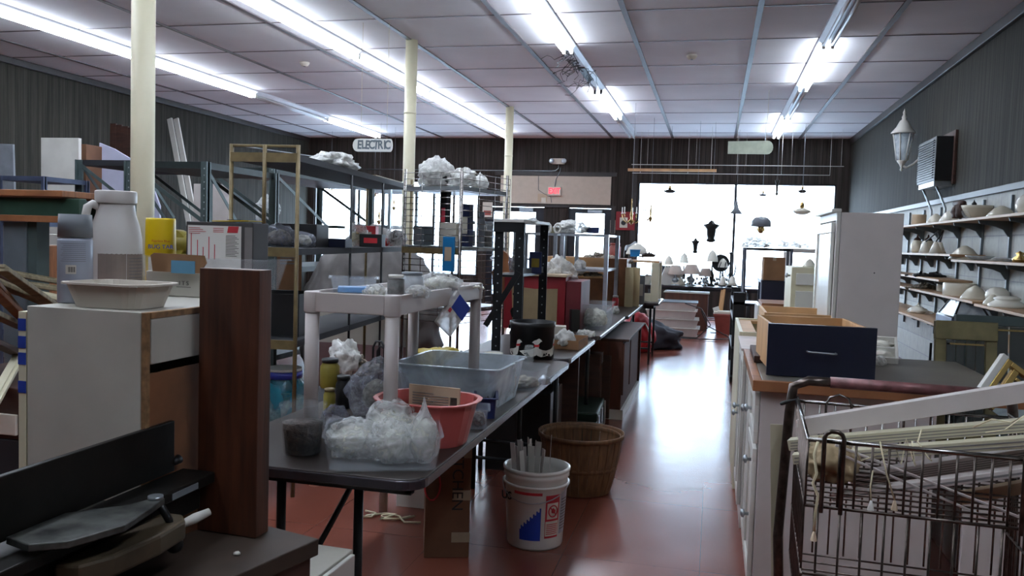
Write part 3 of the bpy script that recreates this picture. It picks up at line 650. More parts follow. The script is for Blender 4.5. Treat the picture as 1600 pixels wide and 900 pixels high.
# clutter on cream rack top
zr = zt+.001
heap('tangled cables and fittings heaped on the cream rack', fit(905, 972, 388, 408, Y=9.2), 'clutter', 81, n=60)
lathe_item('glass_dome', 'white dome lamp shade on the cream rack', 'lamp shade', fit(978, 1012, 380, 398, Y=10.15), [(0, 1), (.3, .95), (.8, .6), (1, .1), (1, 0), (.96, .1)], 'opal')
tub('small bright blue basket on the cream rack', fit(984, 1000, 390, 401, Y=10.0), 'blue', D=.1, name='basket', cat='basket')
heap('dark wire fittings right of the blue basket', fit(1000, 1026, 388, 402, Y=10.05), 'metalbits', 83, n=30)
jar('orange round crock standing behind the cream rack clutter', ff(952, 970, 364, 389, 10.35, zr), 'terracotta', 'terracotta', name='crock', cat='pot')
f = ff(966, 992, 362, 386, 10.45, zr); f.p.z = zr+.05; t = thing('spotlight', 'grey spotlight head turned sideways above the clutter', 'lamp', f.p, .6)
MB().lathe([(0, 0), (.05, 0), (.06, .06), (.10, .12), (.095, .12), (.03, .05)], 24, TR(0, 0, .08, PI/2, 'Y')).build('head', 'capgrey', t)
MB().cyl(.03, -.05, .06, 12).build('neck', 'blackmetal', t)
cbox('price_ticket', 'tall narrow cream ticket with red print on the far wall', 'notice', fit(953, 961, 344, 364, Y=17.28), .01, 'paper', mark='inkred', rz=0)
heap('round plastic bowls and bottle seen through the cream rack', fit(1003, 1020, 412, 445, Y=10.2), 'white', 84, n=16)
heap('bits of hardware filling the lower cream rack', fit(975, 1022, 452, 470, Y=10.1), 'clutter', 85, n=24)
jar('small red cylinder with white cap on the far table', fit(956, 966, 462, 484, Y=8.3), 'redb', 'white', name='red_bottle', cat='bottle')
bag('crinkled clear bag behind the red cylinder', fit(955, 968, 478, 492, Y=8.0), 'bagc', 86)
def lfit(x0, x1, yt, yb, X0, Y0, dx, z):   # on the shelf line X = X0+dx*(Y-Y0) at height z
    d = ray((x0+x1)/2, (yt+yb)/2); t = (X0-dx*Y0)/(d.x-dx*d.y); f = Fit(); f.p = Vector((d.x*t, d.y*t, z)); f.s = t*d.dot(fw)/FPX; f.w = (x1-x0)*f.s; f.h = (yb-yt)*f.s
    return f
# ---------------------------------------------------------------- pale plastic shelf unit
t = thing('plastic_shelf_unit', 'pale moulded plastic shelf unit with round legs standing on the near table', 'shelf unit', (at(487, 560, Y=2.5).x, 2.50, T+.0005), -.01)
w_, L_, zt = at(612, 560, Y=2.5).x-at(487, 560, Y=2.5).x, .93, at(612, 461, Y=2.5).z-T
for x in (0, w_):
    for y in (0, L_):
        MB().cyl(.0235, 0, zt-.05, 24).build('leg', 'plastic', t, loc=(x, y, 0)); MB().cyl(.028, 0, .07, 24).build('corner_cap', 'plastic', t, .004, loc=(x, y, zt-.07))
MB().box(.02, w_-.02, -.022, -.012, zt-.066, zt-.001).box(.02, w_-.02, L_+.012, L_+.022, zt-.066, zt-.001).box(-.022, -.012, .02, L_-.02, zt-.066, zt-.001).box(w_+.012, w_+.022, .02, L_-.02, zt-.066, zt-.001).build('apron', 'plastic', t, .003)
MB().box(-.012, w_+.012, -.012, L_+.012, zt-.028, zt-.018).build('shelf', 'plastic', t)
zs_ = T+zt-.017
def pst(x0, x1, yt, Yd, yb=466): f = fit(x0, x1, yt, yb, Y=Yd); f.p.z = zs_; f.h = max(.02, at((x0+x1)/2, yt, Y=Yd).z-zs_); return f
f = pst(517, 588, 434, 2.68); tub('clear lidded box of bright blue cards on the plastic shelf', f, 'clear', D=.12, name='clear_box', cat='box')
f2 = pst(528, 578, 452, 2.70); cbox('blue_card_pack', 'bright blue card pack inside the clear lidded box', 'packet', f2, .08, 'blue').location.z += .003
jar('clear jar of dark pellets with white lid on the plastic shelf', pst(604, 632, 430, 2.68), 'glass', 'white', 'metalbits', .8)
jar('wider milky jar with grey lid behind the jar of dark pellets', pst(624, 662, 426, 2.80), 'milky', 'capgrey', 'card', .5)
bag('small crumpled clear bag left of the jar of dark pellets', pst(568, 606, 444, 2.56), 'bagc', 101, D=.06)
bag('large shiny clear bag of cords at the back of the plastic shelf', pst(655, 722, 426, 3.0), 'bagc', 102, D=.12)
bag('low clear bag with a metal fitting at the plastic shelf front edge', pst(634, 672, 446, 2.62), 'bagc', 103, inner='clutter', D=.07)
heap('flat white dishes and foil at the far end of the plastic shelf', pst(716, 756, 444, 3.3), 'opal', 104, n=14)
t = thing('zip_bag', 'clear zip bag with blue printed corner hanging under the plastic shelf', 'plastic bag', (-.945, 3.05, 1.21), 0, rot=(0, .75, 1.1))
MB().prism([(-.02, -.16), (.08, -.15), (.085, 0), (-.02, .0)], -.008, .008).build('film', 'bagw', t, .004); MB().prism([(.0, -.07), (.081, -.07), (.081, -.005), (.0, -.005)], -.010, .010).build('blue_label', 'inkblue', t)
MB().box(-.005, .007, -.0115, .0115, -.09, -.075).build('sticker', 'pinktag', t)
o = MB().cyl(.022, 0, .70, 16).build('white_pipe', 'plastic', None, loc=(-1.60, 3.95, 0)); tag(o, 'white pipe leg standing on the floor behind the near table', 'pipe')
# ---------------------------------------------------------------- long tan and dark shelf rack
zj = at(453, 668, Y=4.12).z
G = rack('metal_shelf_rack', 'long tan metal rack with dark boards, top shelf running toward the windows', 'shelf rack', (-2.52, 3.98, 0), (-2.152, 4.02, 0), 2.4, [zj, .844, 1.339, 1.837], .022, 'gold', 'dark', .035, top=1.885, square=False)
for z in (zj, .844, 1.339, 1.837): MB().box(0, .37, -.014, -.002, z-.045, z+.004).build('end_strip', 'gold', G)
MB().box(0, .37, -.006, .006, 1.87, 1.885).build('top_rail', 'gold', G, .004); MB().tube([(.19, -.01, 1.3), (.19, -.01, 1.88)], .011, 10).build('post', 'gold', G)
for y in (.9, 1.6): MB().tube([(.365, y, 0), (.365, y, 1.8)], .008, 8).build('post', 'blackmetal', G)
def gr(x0, x1, yt, yb, z, off=0): return lfit(x0, x1, yt, yb, -2.33+off, 4., -.116, z)
f = gr(428, 478, 568, 668, zj); f.w = .24; f.h = .30; f.p.y = 4.1; f.p.x = -2.26; t = jar('big round teal tinted jar with cobalt blue lid behind the tall board', f, 'bluejar', 'blued', 'rope', .5, name='jar')
MB().cyl(.1, 0, .015, 24, TR(0, 0, f.h)).build('lid_cap', 'white', t)
f = fit(480, 562, 232, 262, Y=5.0); f.p.z = 1.838; f.p.x = -2.44; f.w = .3; bag('crumpled white plastic sheet on the top board of the tan rack', fit(480, 562, 236, 262, Y=5.2) if False else f, 'bagw', 111, inner=None, amp=.35, D=.7, ridg=.5)
t = thing('yellow_board', 'flat yellow edged board at the far end of the tan rack top', 'board', (-2.55, 5.6, 1.838), .1); MB().box(-.12, .16, 0, .8, 0, .022).build('board', 'gold', t, .003)
cbox('black_bin', 'black plastic bin on the lower board of the tan rack', 'bin', gr(430, 478, 462, 530, .845), .3, 'black', rz=.12, open_=True, w=.30, h=.24).location = (-2.38, 4.3, .845)
bag('grey bag of loose metal parts at the near end of the middle board', gr(412, 462, 350, 386, 1.34), 'bagg', 112, inner='clutter')
cbox('black_box', 'low black open box on the middle board of the tan rack', 'box', gr(440, 506, 348, 384, 1.34, .0), .22, 'black', rz=.12, open_=True)
bag('crinkled grey bag in front of the black box', gr(455, 492, 358, 384, 1.34, .1), 'bagg', 113)
f = gr(505, 542, 345, 378, 1.34); jar('glass jar with dark green lid on the middle board', f, 'glass', 'green', None, name='jar')
cbox('dark_tray', 'dark blue tray beneath the green lidded jar', 'tray', gr(498, 546, 370, 384, 1.34, .12), .14, 'navy', rz=.12)
bag('milky bag of wires between the jar and the red box', gr(540, 574, 346, 384, 1.34), 'bagc', 114, inner='yellowcard', iscale=.5)
cbox('display_box', 'white and red printed box standing on the middle board', 'box', gr(557, 590, 334, 366, 1.34), .08, 'redb', rz=.12, mark='paper')
cbox('black_carton', 'black carton with red mark in front of the red box', 'box', gr(564, 600, 366, 386, 1.34, .13), .1, 'black', rz=.12, mark='redb')
heap('dark red tool and bulbs behind the black carton', gr(588, 612, 350, 376, 1.34, -.05), 'redb', 115, n=14)
bag('knotted bag of gravel like bits at the far end of the middle board', gr(604, 636, 338, 386, 1.34, .06), 'bagc', 116, neck=.8, inner='metalbits', iscale=.75)
for i, (x0, x1, yt, yb) in enumerate(((415, 460, 393, 430), (421, 462, 430, 452))):
    pass
f = gr(438, 462, 395, 430, 1.10, .2); f.p = at(452, 430, Y=5.0); f.p.z = .845; t = cbox('carton', 'brown carton with grey stamped print behind the tan rack post', 'box', f, .2, 'card', w=.16, h=.46); 
for k in range(3): MB().box(-.06, .06, -.102, -.1005, .37+k*.02, .38+k*.02).build('stamp', 'inkgrey', t)
# wire rack
W_ = rack('wire_display_rack', 'chrome wire grid display rack with boards, full of jars and small packs', 'display rack', (-2.285, 5.94, 0), (-1.80, 5.80, 0), .66, [.45, .9, 1.36, 1.80], .022, 'chrome', 'silver', .03, top=1.93, square=False)
def grid(x0, y0, x1, y1, z0, z1, nz, nx, nm):
    b = MB()
    for k in range(nz+1): z = z0+(z1-z0)*k/nz; b.tube([(x0, y0, z), (x1, y1, z)], .0028, 5)
    for k in range(nx+1): q = k/nx; b.tube([(x0+(x1-x0)*q, y0+(y1-y0)*q, z0), (x0+(x1-x0)*q, y0+(y1-y0)*q, z1)], .0028, 5)
    b.build(nm, 'chrome', W_)
grid(.0, -.02, .505, -.02, .8, 1.9, 24, 3, 'wire_grid'); grid(.525, -.01, .525, .67, .8, 1.9, 24, 3, 'wire_grid')
MB().box(0, .505, -.03, -.024, 1.30, 1.345).build('price_rail', 'gold', W_)
ca, sa = math.cos(-.281), math.sin(-.281)
def wr(u, v, z, x0, x1, yt, yb):
    f = Fit(); f.p = Vector((-2.285+u*ca-v*sa, 5.94+u*sa+v*ca, z)); f.s = (f.p-Vector((0, 0, EYE))).dot(fw)/FPX; f.w = (x1-x0)*f.s; f.h = (yb-yt)*f.s; return f
bag('large clear bag of black parts on top of the wire rack', wr(.24, .06, 1.801, 664, 716, 238, 282), 'bagw', 121, inner='black', iscale=.92, ridg=.4)
bag('white plastic bag beside the black parts bag on the wire rack', wr(.42, .15, 1.801, 706, 744, 258, 286), 'bagw', 122, inner=None, amp=.4, ridg=.5)
bag('white bag round glass bottles at the far end of the wire rack top', wr(.4, .42, 1.801, 742, 768, 262, 290), 'bagw', 123, inner='glass', neck=.3)
cbox('grey_box', 'grey box behind the bags on the wire rack top', 'box', wr(.22, .42, 1.801, 716, 742, 256, 288), .1, 'grey', h=.14)
cbox('white_panel_box', 'blank white board pack on the middle board of the wire rack', 'box', wr(.33, .12, 1.361, 679, 712, 348, 384), .06, 'paper', rz=-.28)
cbox('tall_dark_box', 'tall dark carton with pink sticker inside the wire rack', 'box', wr(.22, .22, 1.361, 672, 684, 300, 384), .06, 'dark', rz=-.28, mark='pinktag')
cbox('navy_pack', 'navy striped pack above the blank white pack', 'box', wr(.40, .25, 1.361, 682, 698, 318, 384), .06, 'navy2', rz=-.28, mark='paper')
cbox('grey_carton', 'grey carton at the left of the wire rack middle board', 'box', wr(.1, .1, 1.361, 650, 670, 352, 382), .12, 'grey', rz=-.28)
for i, (u, v, x0, x1, yt, yb, lab) in enumerate(((.42, .42, 722, 734, 322, 376, 'tall slim grey bottle in the wire rack'), (.36, .55, 740, 752, 348, 380, 'small chrome capped glass jar in the wire rack'), (.44, .50, 748, 762, 340, 380, 'wider glass jar beside the chrome capped one'), (.28, .5, 764, 778, 340, 380, 'square milky jar at the right of the wire rack'))):
    jar(lab, wr(u, v, 1.361, x0, x1, yt, yb), ('capgrey', 'glass', 'glass', 'milky')[i], ('capgrey', 'chrome', 'silver', 'silver')[i], (None, 'metalbits', 'metalbits', 'rope')[i])
jar('square glass jar with red lid in the wire rack below the board', wr(.30, .1, .901+.15, 667, 697, 406, 432), 'glass', 'redb', 'rope').location.z = .901
bag('clear bag of beige bits low in the wire rack', wr(.1, .08, .901, 640, 668, 386, 425), 'bagc', 124, inner='beige')
cbox('blister_pack', 'blue headed blister pack hanging on the wire rack front', 'packet', wr(.45, -.06, 1.18, 708, 729, 370, 424), .02, 'blue', rz=-.28, mark='beige')
t = thing('wooden_plaque', 'brown carved wooden plaque hanging at the right corner of the wire rack', 'plaque', wr(.58, .5, 1.02, 0, 0, 0, 0).p, -.28)
MB().prism([(-.08, 0), (.02, -.05), (.1, .02), (.07, .1), (.1, .2), (.03, .3), (-.03, .33), (-.05, .22), (-.1, .15)], 0, .02).build('board', 'wood', t, .003)
lathe_item('oil_lamp', 'dark ornate metal lamp base beside the wire rack', 'lamp', wr(.72, .45, .742, 762, 780, 432, 510), [(0, 0), (.9, 0), (.9, .05), (.3, .15), (.7, .35), (.2, .5), (.5, .7), (.25, .8), (.4, 1), (0, 1)], 'castiron')
# behind the plastic shelf, under the boards
t = thing('tarp_pile', 'grey cloth dust sheet draped over a heap behind the tan rack', 'dust sheet', (-3.12, 7.3, 0)); MB().blob((0, 0, .6), (.62, .62, .80), 131, .12, 1.6, 5, ridg=.12).build('cloth', mat('grey_cloth', (104, 100, 98), .9, var=.1), t)
f = fit(505, 585, 500, 700, Y=5.7); t = cbox('chest_appliance', 'white chest with a dusty pink lower panel seen between the plastic legs', 'appliance', fit(500, 590, 502, 700, Y=6.1), .12, 'laminate', rz=0, bevel=.01, w=.8, h=.78); t.location = (-2.86, 6.56, 0); MB().box(-.40, .40, -.063, -.0605, .05, .50).build('lower_panel', mat('dusty_pink', (140, 112, 112), .5), t)
# ---------------------------------------------------------------- left racks
MT['rackd'] = mat('dark_green_steel', (44, 54, 54), .5, .3, var=.2)
rack('angle_steel_rack', 'grey green punched steel rack left of the near column', 'shelving', (-5.67, 6.5, 0), (-5.04, 6.5, 0), 1.0, [.4, 1.2, 2.03], .06, 'greengrey', 'dark', .05, braces=True)
rack('angle_steel_rack', 'grey green punched steel rack just right of the near column', 'shelving', (-4.35, 5.5, 0), (-3.70, 5.5, 0), 1.0, [.3, .95, 1.93], .06, 'greengrey', 'rackd', .05, braces=True, holes=True)
rack('angle_steel_rack', 'long grey green steel rack running back behind the yellow taped carton', 'shelving', (-4.5, 6.75, 0), (-3.86, 6.75, 0), 2.2, [.3, 1.1, 2.0], .06, 'greengrey', 'rackd', .05, braces=True, holes=True)
rack('angle_steel_rack', 'silver grey steel rack hung with a clear bag of slats', 'shelving', (-4.15, 9.12, 0), (-3.7, 9.12, 0), .9, [.3, 1.1, 1.55, 2.0], .04, 'silver', 'grey', .04)
t = thing('cream_board', 'flat cream board lying on top of the long steel rack', 'board', (-4.2, 7.6, 2.001), .25); MB().box(-.25, .25, -.4, .4, 0, .03).build('board', 'cream', t, .003)
f = fit(398, 436, 303, 345, Y=9.2); f.p.z = 1.551; bag('clear bag of grey crossed slats hanging in the silver rack', f, 'bagc', 141, D=.15, inner='grey', iscale=.6)
rack('blue_steel_rack', 'blue grey steel rack at the far left edge', 'shelving', (-6.05, 6.0, 0), (-5.6, 6.0, 0), .5, [.5, .95, 1.45, 1.84], .04, 'bluegrey', 'bluegrey', .04)
# items in those racks
f = fit(260, 290, 308, 346, Y=5.9); f.p.z = 1.3
t = thing('bench_grinder', 'yellow and grey bench grinder on the rack right of the near column', 'machine', (-4.05, 5.8, .951)); MB().cyl(.11, -.05, .05, 24, TR(-.1, 0, .36, PI/2, 'X')).build('wheel_guard', 'olive', t, .004); MB().cyl(.07, -.16, .16, 24, TR(.06, 0, .36, PI/2, 'Y')).build('motor', 'olive', t, .006); MB().box(-.12, .16, -.1, .1, 0, .28).build('pedestal', 'olive', t, .01)
f = fit(284, 316, 328, 352, Y=5.7); t = thing('cordless_drill', 'pale yellow cordless drill beside the bench grinder', 'drill', (-3.8, 5.75, .951)); MB().box(-.06, .07, -.03, .03, 0, .3).build('battery', 'black', t, .008); MB().cyl(.03, -.1, .12, 16, TR(0, 0, .34, PI/2, 'Y')).build('motor_housing', 'cream', t, .004)
t = thing('roll_of_tubing', 'black round drum end lying among silver wrap on the long rack', 'drum', (-4.16, 6.95, 1.101)); MB().cyl(.12, -.2, .2, 28, TR(0, .1, .24, PI/2, 'X')).build('drum', 'black', t, .01); MB().blob((-.25, .1, .15), (.2, .2, .22), 9, .3, 2, 3).build('wrap', 'bagw', t)
cbox('carton', 'brown carton on the long steel rack left of the black drum', 'box', fit(372, 394, 322, 345, Y=7.0), .3, 'carddark', w=.14, h=.3).location = (-4.3, 7.0, 1.101)
# wall leaning things
def leaner(name, label, cat, p0, w, h, th, m, lean=.12, rz=PI/2, parts=None):
    t = thing(name, label, cat, p0, 0, rot=Matrix.Rotation(rz, 4, 'Z').to_euler()); T = Matrix.Rotation(lean, 4, 'X')
    MB().box(-w/2, w/2, -th/2, th/2, 0, h, T).build('panel' if not parts else parts, m, t, .002); return t
leaner('white_board', 'tall white slab standing on end against the left wall', 'board', (-7.5, 8.3, 0), .50, 2.45, .05, 'white', .0, .05)
t = thing('white_carton', 'tall dirty white carton edge behind the white slab', 'box', (-7.7, 8.45, 0), .05); MB().box(-.14, .40, .0, .4, 0, 2.4).build('body', 'carddark', t, .004)
leaner('grey_door', 'pale grey green door leaning at the far left edge', 'door panel', (-7.5, 7.3, 0), .62, 2.26, .04, 'capgrey', .05, .3)
t = thing('curved_board', 'lavender white board with a rounded corner behind the rack', 'board', (-7.25, 8.75, 0), .05); MB().prism([(-.1, 0), (.75, 0), (.72, 1.7), (.6, 2.0), (.35, 2.25), (.1, 2.38), (-.1, 2.45)], 0, .03).build('board', mat('lavender_white', (168, 170, 190), .4, var=.04), t, .003)
t = thing('white_door_stack', 'white panels standing between the rack and the near column', 'panel', (-5.5, 8.4, 0)); MB().box(-.3, .15, 0, .05, 0, 1.95).build('panel', 'whitevinyl', t, .003)
t = thing('trim_boards', 'pair of long white trim boards leaning on the left wall', 'trim board', (-7.75, 11.6, 0), 0)
for k in (0, .12): MB().bar((k, 0, 0), (k-1.1, .55, 3.25), .09, .03, (0, 1, 0)).build('trim_board', 'white', t, .003)
t = thing('dark_planks', 'dark stained planks leaning behind the near column', 'plank', (-8.0, 10.3, 0), 0)
for k in range(4): MB().bar((k*.105-.45, 0, 0), (k*.10-.50, .1, 2.92-.02*k), .095, .03, (0, 1, 0)).build('plank', 'woodd', t)
t = thing('clothes_rail', 'thin white pipe rail above the long steel rack', 'rail', (-5.9, 9.3, 0)); MB().tube([(0, 0, 0), (0, 0, 2.5), (.9, 1.6, 2.45), (.9, 1.6, 0)], .014, 8).build('pipe', 'silver', t)
t = thing('carton', 'open brown carton on the floor rack behind the jug', 'box', (-6.15, 7.6, 0), .1); MB().box(-.3, .3, -.15, .15, 1.3, 1.72).build('body', 'carddark', t, .004); MB().box(-.32, .32, -.17, .17, 0, 1.3).build('stand', 'rackd', t)
# pallet rack beam with boards
t = thing('pallet_rack', 'green pallet rack beam on a grey post at the left edge, carrying brown boards', 'pallet rack', (-3.75, 3.35, 0), .02)
MB().box(.42, .55, -.04, .04, 0, 1.434).build('post', 'grey', t, .004); MB().box(.55, .60, -.03, .05, 0, 1.44).build('post_flange', 'greengrey', t)
MB().box(-.6, .86, -.06, -.01, 1.46, 1.55).build('beam', 'greenbeam', t, .003); MB().box(-.6, .86, .3, .35, 1.46, 1.55).build('beam', 'greenbeam', t, .003)
MB().box(-.6, .80, -.08, -.062, 1.435, 1.466).build('board', 'wood', t, .003)
MB().box(-.62, .80, -.1, .36, 1.555, 1.585).build('board', 'wood', t, .003)
t = thing('wooden_cabinet', 'brown wooden box cabinet behind the moulding heap under the green beam', 'cabinet', (at(13, 400, Y=4.3).x, 4.3, 0)); zq = at(30, 383, Y=4.3).z; MB().box(0, .20, 0, .3, 0, zq).build('carcass', 'wood', t, .003); MB().cyl(.012, -.006, 0, 12, TR(.03, -.001, zq-.05, PI/2, 'X')).build('knob', 'black', t)
t = thing('wire_basket', 'white wire basket on the brown box cabinet under the green beam', 'basket', (at(13, 400, Y=4.3).x-.05, 4.32, zq+.001)); b = MB()
for k in range(12): b.tube([(.025*k, 0, 0), (.025*k, 0, .07)], .002, 5)
b.tube([(0, 0, .07), (.275, 0, .07), (.275, .2, .07), (0, .2, .07)], .003, 5, True).tube([(0, 0, .003), (.275, 0, .003), (.275, .2, .003), (0, .2, .003)], .003, 5, True).build('wires', 'white', t)
# heaps of frames and mouldings at far left
rnd = random.Random(3); names = ['pale', 'weathered', 'grey', 'brown', 'dark', 'cream']
MT['mould1'] = MT['woodgrey']; ms = ['woodgrey', 'woodgrey', 'wood', 'woodgrey', 'cream', 'woodd']
labs = ['topmost pale moulding lying level in the heap at the left edge', 'second level pale moulding in the heap at the left edge', 'brown moulding crossing low in the heap at the left edge', 'third level pale moulding under the others', 'cream moulding sloping to the cabinet corner', 'dark moulding under the sloping ones', 'grey moulding sloping down right beneath the level ones', 'brown moulding sloping down right, next to the cabinet', 'weathered moulding sloping at the very edge', 'pale moulding near the bottom of the heap', 'wide tan picture frame side low at the left edge', 'thin cream moulding low beside the blue taped strip']
specs = [((0, 425), (85, 440), 3.1), ((0, 440), (90, 452), 3.0), ((0, 462), (60, 520), 2.6), ((0, 452), (80, 470), 3.05), ((0, 448), (88, 466), 2.9), ((15, 440), (88, 478), 2.75), ((20, 452), (80, 478), 2.7), ((45, 450), (90, 482), 2.72), ((0, 455), (30, 490), 2.62), ((0, 495), (28, 508), 2.6), ((0, 610), (28, 560), 2.55), ((0, 540), (28, 552), 2.58)]
for lab, (p, q, Yd), m in zip(labs, specs, ms*2):
    a, b = at(*p, Y=Yd), at(*q, Y=Yd+.25); d = (a-b); a = a+d*.8
    t = thing('frame_moulding', lab, 'moulding', a, group='loose frame mouldings'); b2 = b-a+(b-a)*.15
    MB().bar((0, 0, 0), b2, .045, .018).build('strip', m, t, .003); MB().bar((0, 0, .012), b2+Vector((0, 0, .012)), .02, .012).build('bead', m, t)
t = thing('crate_stack', 'stack of low dark crates and drawers under the moulding heap', 'crate', (-2.63, 2.62, 0)); MB().box(-.45, .13, -.02, .5, 0, .60).build('crate', 'dark', t, .005); MB().box(-.44, .10, -.02, .48, .601, .80).build('upper_crate', 'woodd', t, .005); MB().box(-.4, .09, -.035, -.022, .62, .70).build('drawer_front', 'paper', t, .003)
# ---------------------------------------------------------------- upright wall cabinet with jug, cans and bin on it
CZ = 1.26
t = thing('wall_cabinet', 'stained white laminate cabinet standing on end with a brown back and blue taped edge', 'cabinet', (-1.318, 1.37, 0), -.02)
wc = .268; dc = .40
MB().box(0, wc, 0, .016, 0, CZ).build('side_panel', 'laminate', t, .001)
MB().box(-.0, wc-.004, .017, dc, CZ-.016, CZ).box(0, wc-.004, dc-.016, dc, 0, CZ-.017).box(0, .016, .017, dc-.017, 0, CZ-.017).build('carcass', 'laminate', t)
MB().box(wc-.003, wc+.008, 0, .012, 0, CZ).build('edge_band', 'particle', t)
MB().box(wc-.004, wc, .017, dc, 0, CZ-.12).build('back_panel', 'hardboard', t)
MB().box(wc-.004, wc+.010, .013, dc, CZ-.012, CZ).build('top_edge', 'particle', t)
MB().box(wc-.004, wc+.010, .013, dc, CZ-.10, CZ-.013).build('hanging_rail', 'laminate', t, .001)
d_ = MB().box(-.021, -.003, .0, .02, 0, CZ-.012).build('door_edge', 'cream', t)
for z in (CZ-.05, CZ-.085, CZ-.118, CZ-.175): MB().box(-.0215, -.0025, -.001, .0, z, z+.024).build('blue_tape', 'inkblue', d_)
t = thing('storage_cabinet', 'plain plywood cabinet hidden behind the tall board, carrying the clear bin', 'cabinet', (-1.66, 1.99, 0)); MB().box(0, .42, 0, .14, 0, CZ).build('carcass', 'hardboard', t, .002)
Zc = CZ+.001
f = fit(92, 143, 335, 474, Z=Zc); sp = f
P = at(118, 474, Z=Zc)
t = lathe_item('spray_can', 'spray paint can with grey cap and pale blue barcode label', 'spray can', f, [(0, 0), (.96, 0), (1, .01), (1, .70), (.93, .735), (0, .74)], 'canpaint', parts=[('cap', [(0, .74), (.99, .74), (.94, 1), (.0, 1)], 'capgrey')])
r = f.w/2; b = MB()
def arc(b, r, a0, a1, z0, z1, n=6, o=.0004):
    vs = []
    for k in range(n+1):
        q = a0+(a1-a0)*k/n; vs += [((r+o)*math.sin(q), -(r+o)*math.cos(q), z0), ((r+o)*math.sin(q), -(r+o)*math.cos(q), z1)]
    b.add(vs, [(2*k, 2*k+2, 2*k+3, 2*k+1) for k in range(n)])
faceang = math.atan2(f.p.x, f.p.y)
A0 = -faceang*1.0
bb = MB(); arc(bb, r, faceang*-1-.45+.0, faceang*-1+.45, f.h*.10, f.h*.19, o=.0003)
o_ = faceang  # towards the viewer: rotate the marks
def facing(t, m, nm, items, r):
    b = MB()
    for (a0, a1, z0, z1) in items: arc(b, r, a0, a1, z0, z1)
    o = b.build(nm, m, t); o.rotation_euler = (0, 0, -faceang); return o
facing(t, 'paper', 'barcode_panel', [(-.55, .05, f.h*.33, f.h*.43)], r)
b = MB(); [arc(b, r, -.40+k*.045, -.40+k*.045+(.028 if k % 3 else .014), f.h*.35, f.h*.41, 1, .0008) for k in range(9)]; o = b.build('barcode', 'ink', t); o.rotation_euler = (0, 0, -faceang)
facing(t, 'inkgrey', 'print_lines', [(-.9+.1*(k % 3), .6, f.h*(.47+.022*k), f.h*(.474+.022*k)) for k in range(10)], r)
f = fit(88, 264, 443, 482, Z=Zc); f.w = (264-88)*f.s
def tray_thing():
    t = tub('off white papery moulded tray on the cabinet front edge', f, mat('moulded_pulp', (196, 188, 176), .6, var=.05), D=.13, name='pulp_tray', cat='tray', taper=.82, rim=.008, rz=-.02, rnd_=.55, w=f.w*.84); t.location.x = f.p.x-.022; return t
tr = tray_thing()
fj = fit(142, 219, 297, 446, Y=1.60); fj.p.z = Zc; fj.h = at(180, 297, Y=1.60).z-Zc
t = thing('bleach_jug', 'white plastic jug with screw lid and loop handle, faded label torn', 'jug', (at(181, 400, Y=1.64).x, 1.64, Zc)); r = fj.w/2; H = fj.h
MB().lathe([(0, 0), (r*.95, 0), (r, .01), (r, H*.40), (r*1.02, H*.42), (r, H*.55), (r*.9, H*.68), (r*.76, H*.78), (r*.72, H*.86), (r*.72, H*.88), (0, H*.88)], 40).build('body', 'jugplastic', t)
MB().cyl(r*.80, H*.88, H, 36).build('screw_lid', 'jugplastic', t, .003)
ha = -faceang*0
ang = PI+.95
MB().tube([((r*q)*math.cos(ang), (r*q)*math.sin(ang), H*z) for q, z in ((.60, .84), (.90, .87), (1.08, .84), (1.18, .72), (1.17, .57), (1.05, .47), (.85, .44))], [r*.17]*7, 12).build('handle', 'jugplastic', t)
facing(t, 'jugpaper', 'label', [(-.75, .35, H*.06, H*.42), (.37, 1.5, H*.06, H*.42)], r+.0004)
facing(t, 'inkgrey', 'label_text', [(.45, 1.2, H*(.1+.03*k), H*(.108+.03*k)) for k in range(10)], r+.0012)
# clear bin with bug tar and the printed carton
fb = fit(205, 437, 402, 466, Y=2.02)
binz = Zc; xl, xr = at(208, 405, Y=2.0).x, at(436, 405, Y=2.0).x
t = thing('clear_bin', 'long clear plastic bin behind the torn flap, holding the yellow jar and printed carton', 'bin', ((xl+xr)/2, 2.075, Zc)); xr -= .045; bw = xr-xl; t.location.x -= .022; zb = at(300, 402, Y=2.0).z-Zc
q = tub('x', fb, 'clear', D=.13, w=bw, h=zb, rz=0, rim=.008)
for c_ in list(q.children): c_.parent = t
bpy.data.objects.remove(q)
f = fit(231, 274, 338, 420, Y=2.1); f.p.y = 2.09; f.p.x = at(251, 380, Y=2.075).x; f.h = at(252, 338, Y=2.1).z-Zc-.012
t = thing('bug_tar_jar', 'tall yellow plastic jar lettered BUG TAR standing in the clear bin', 'jar', (f.p.x, 2.075, Zc+.006), .64)
r = f.w/2; MB().lathe([(0, 0), (r*.96, 0), (r, .01), (r, f.h*.42), (r*1.04, f.h*.44), (r*1.0, f.h*.97), (r*.97, f.h), (0, f.h)], 36).build('body', 'yellow', t)
facing2 = MB(); arc(facing2, r, -.9, .9, f.h*.14, f.h*.40, 10, .001); facing2.build('white_label', 'paper', t)
text('BUG TAR', r*.40, 'inkblue', t, (0, -r*1.04-.006, f.h*.56), bold=.0001)
text('Peerless Blue', r*.22, 'inkred', t, (0, -r*1.04-.006, f.h*.65))
f = fit(291, 378, 345, 470, Y=2.06); zt_ = at(330, 346, Y=2.08).z; w1 = at(381, 350, Y=2.035).x-at(291, 350, Y=2.035).x
t = thing('printed_carton', 'dark grey carton with white chart label and yellow tape, standing in the clear bin', 'box', (at(291, 350, Y=2.035).x, 2.035, Zc+.006), -.0); H = zt_-Zc-.008
MB().box(0, w1*1.16, 0, .08, 0, H).build('body', mat('dark_grey_card', (62, 60, 60), .6, var=.1), t, .002)
L1 = MB().box(.006, w1*.96, -.001, 0, .0, H-.01).build('chart_label', 'whitegloss', t)
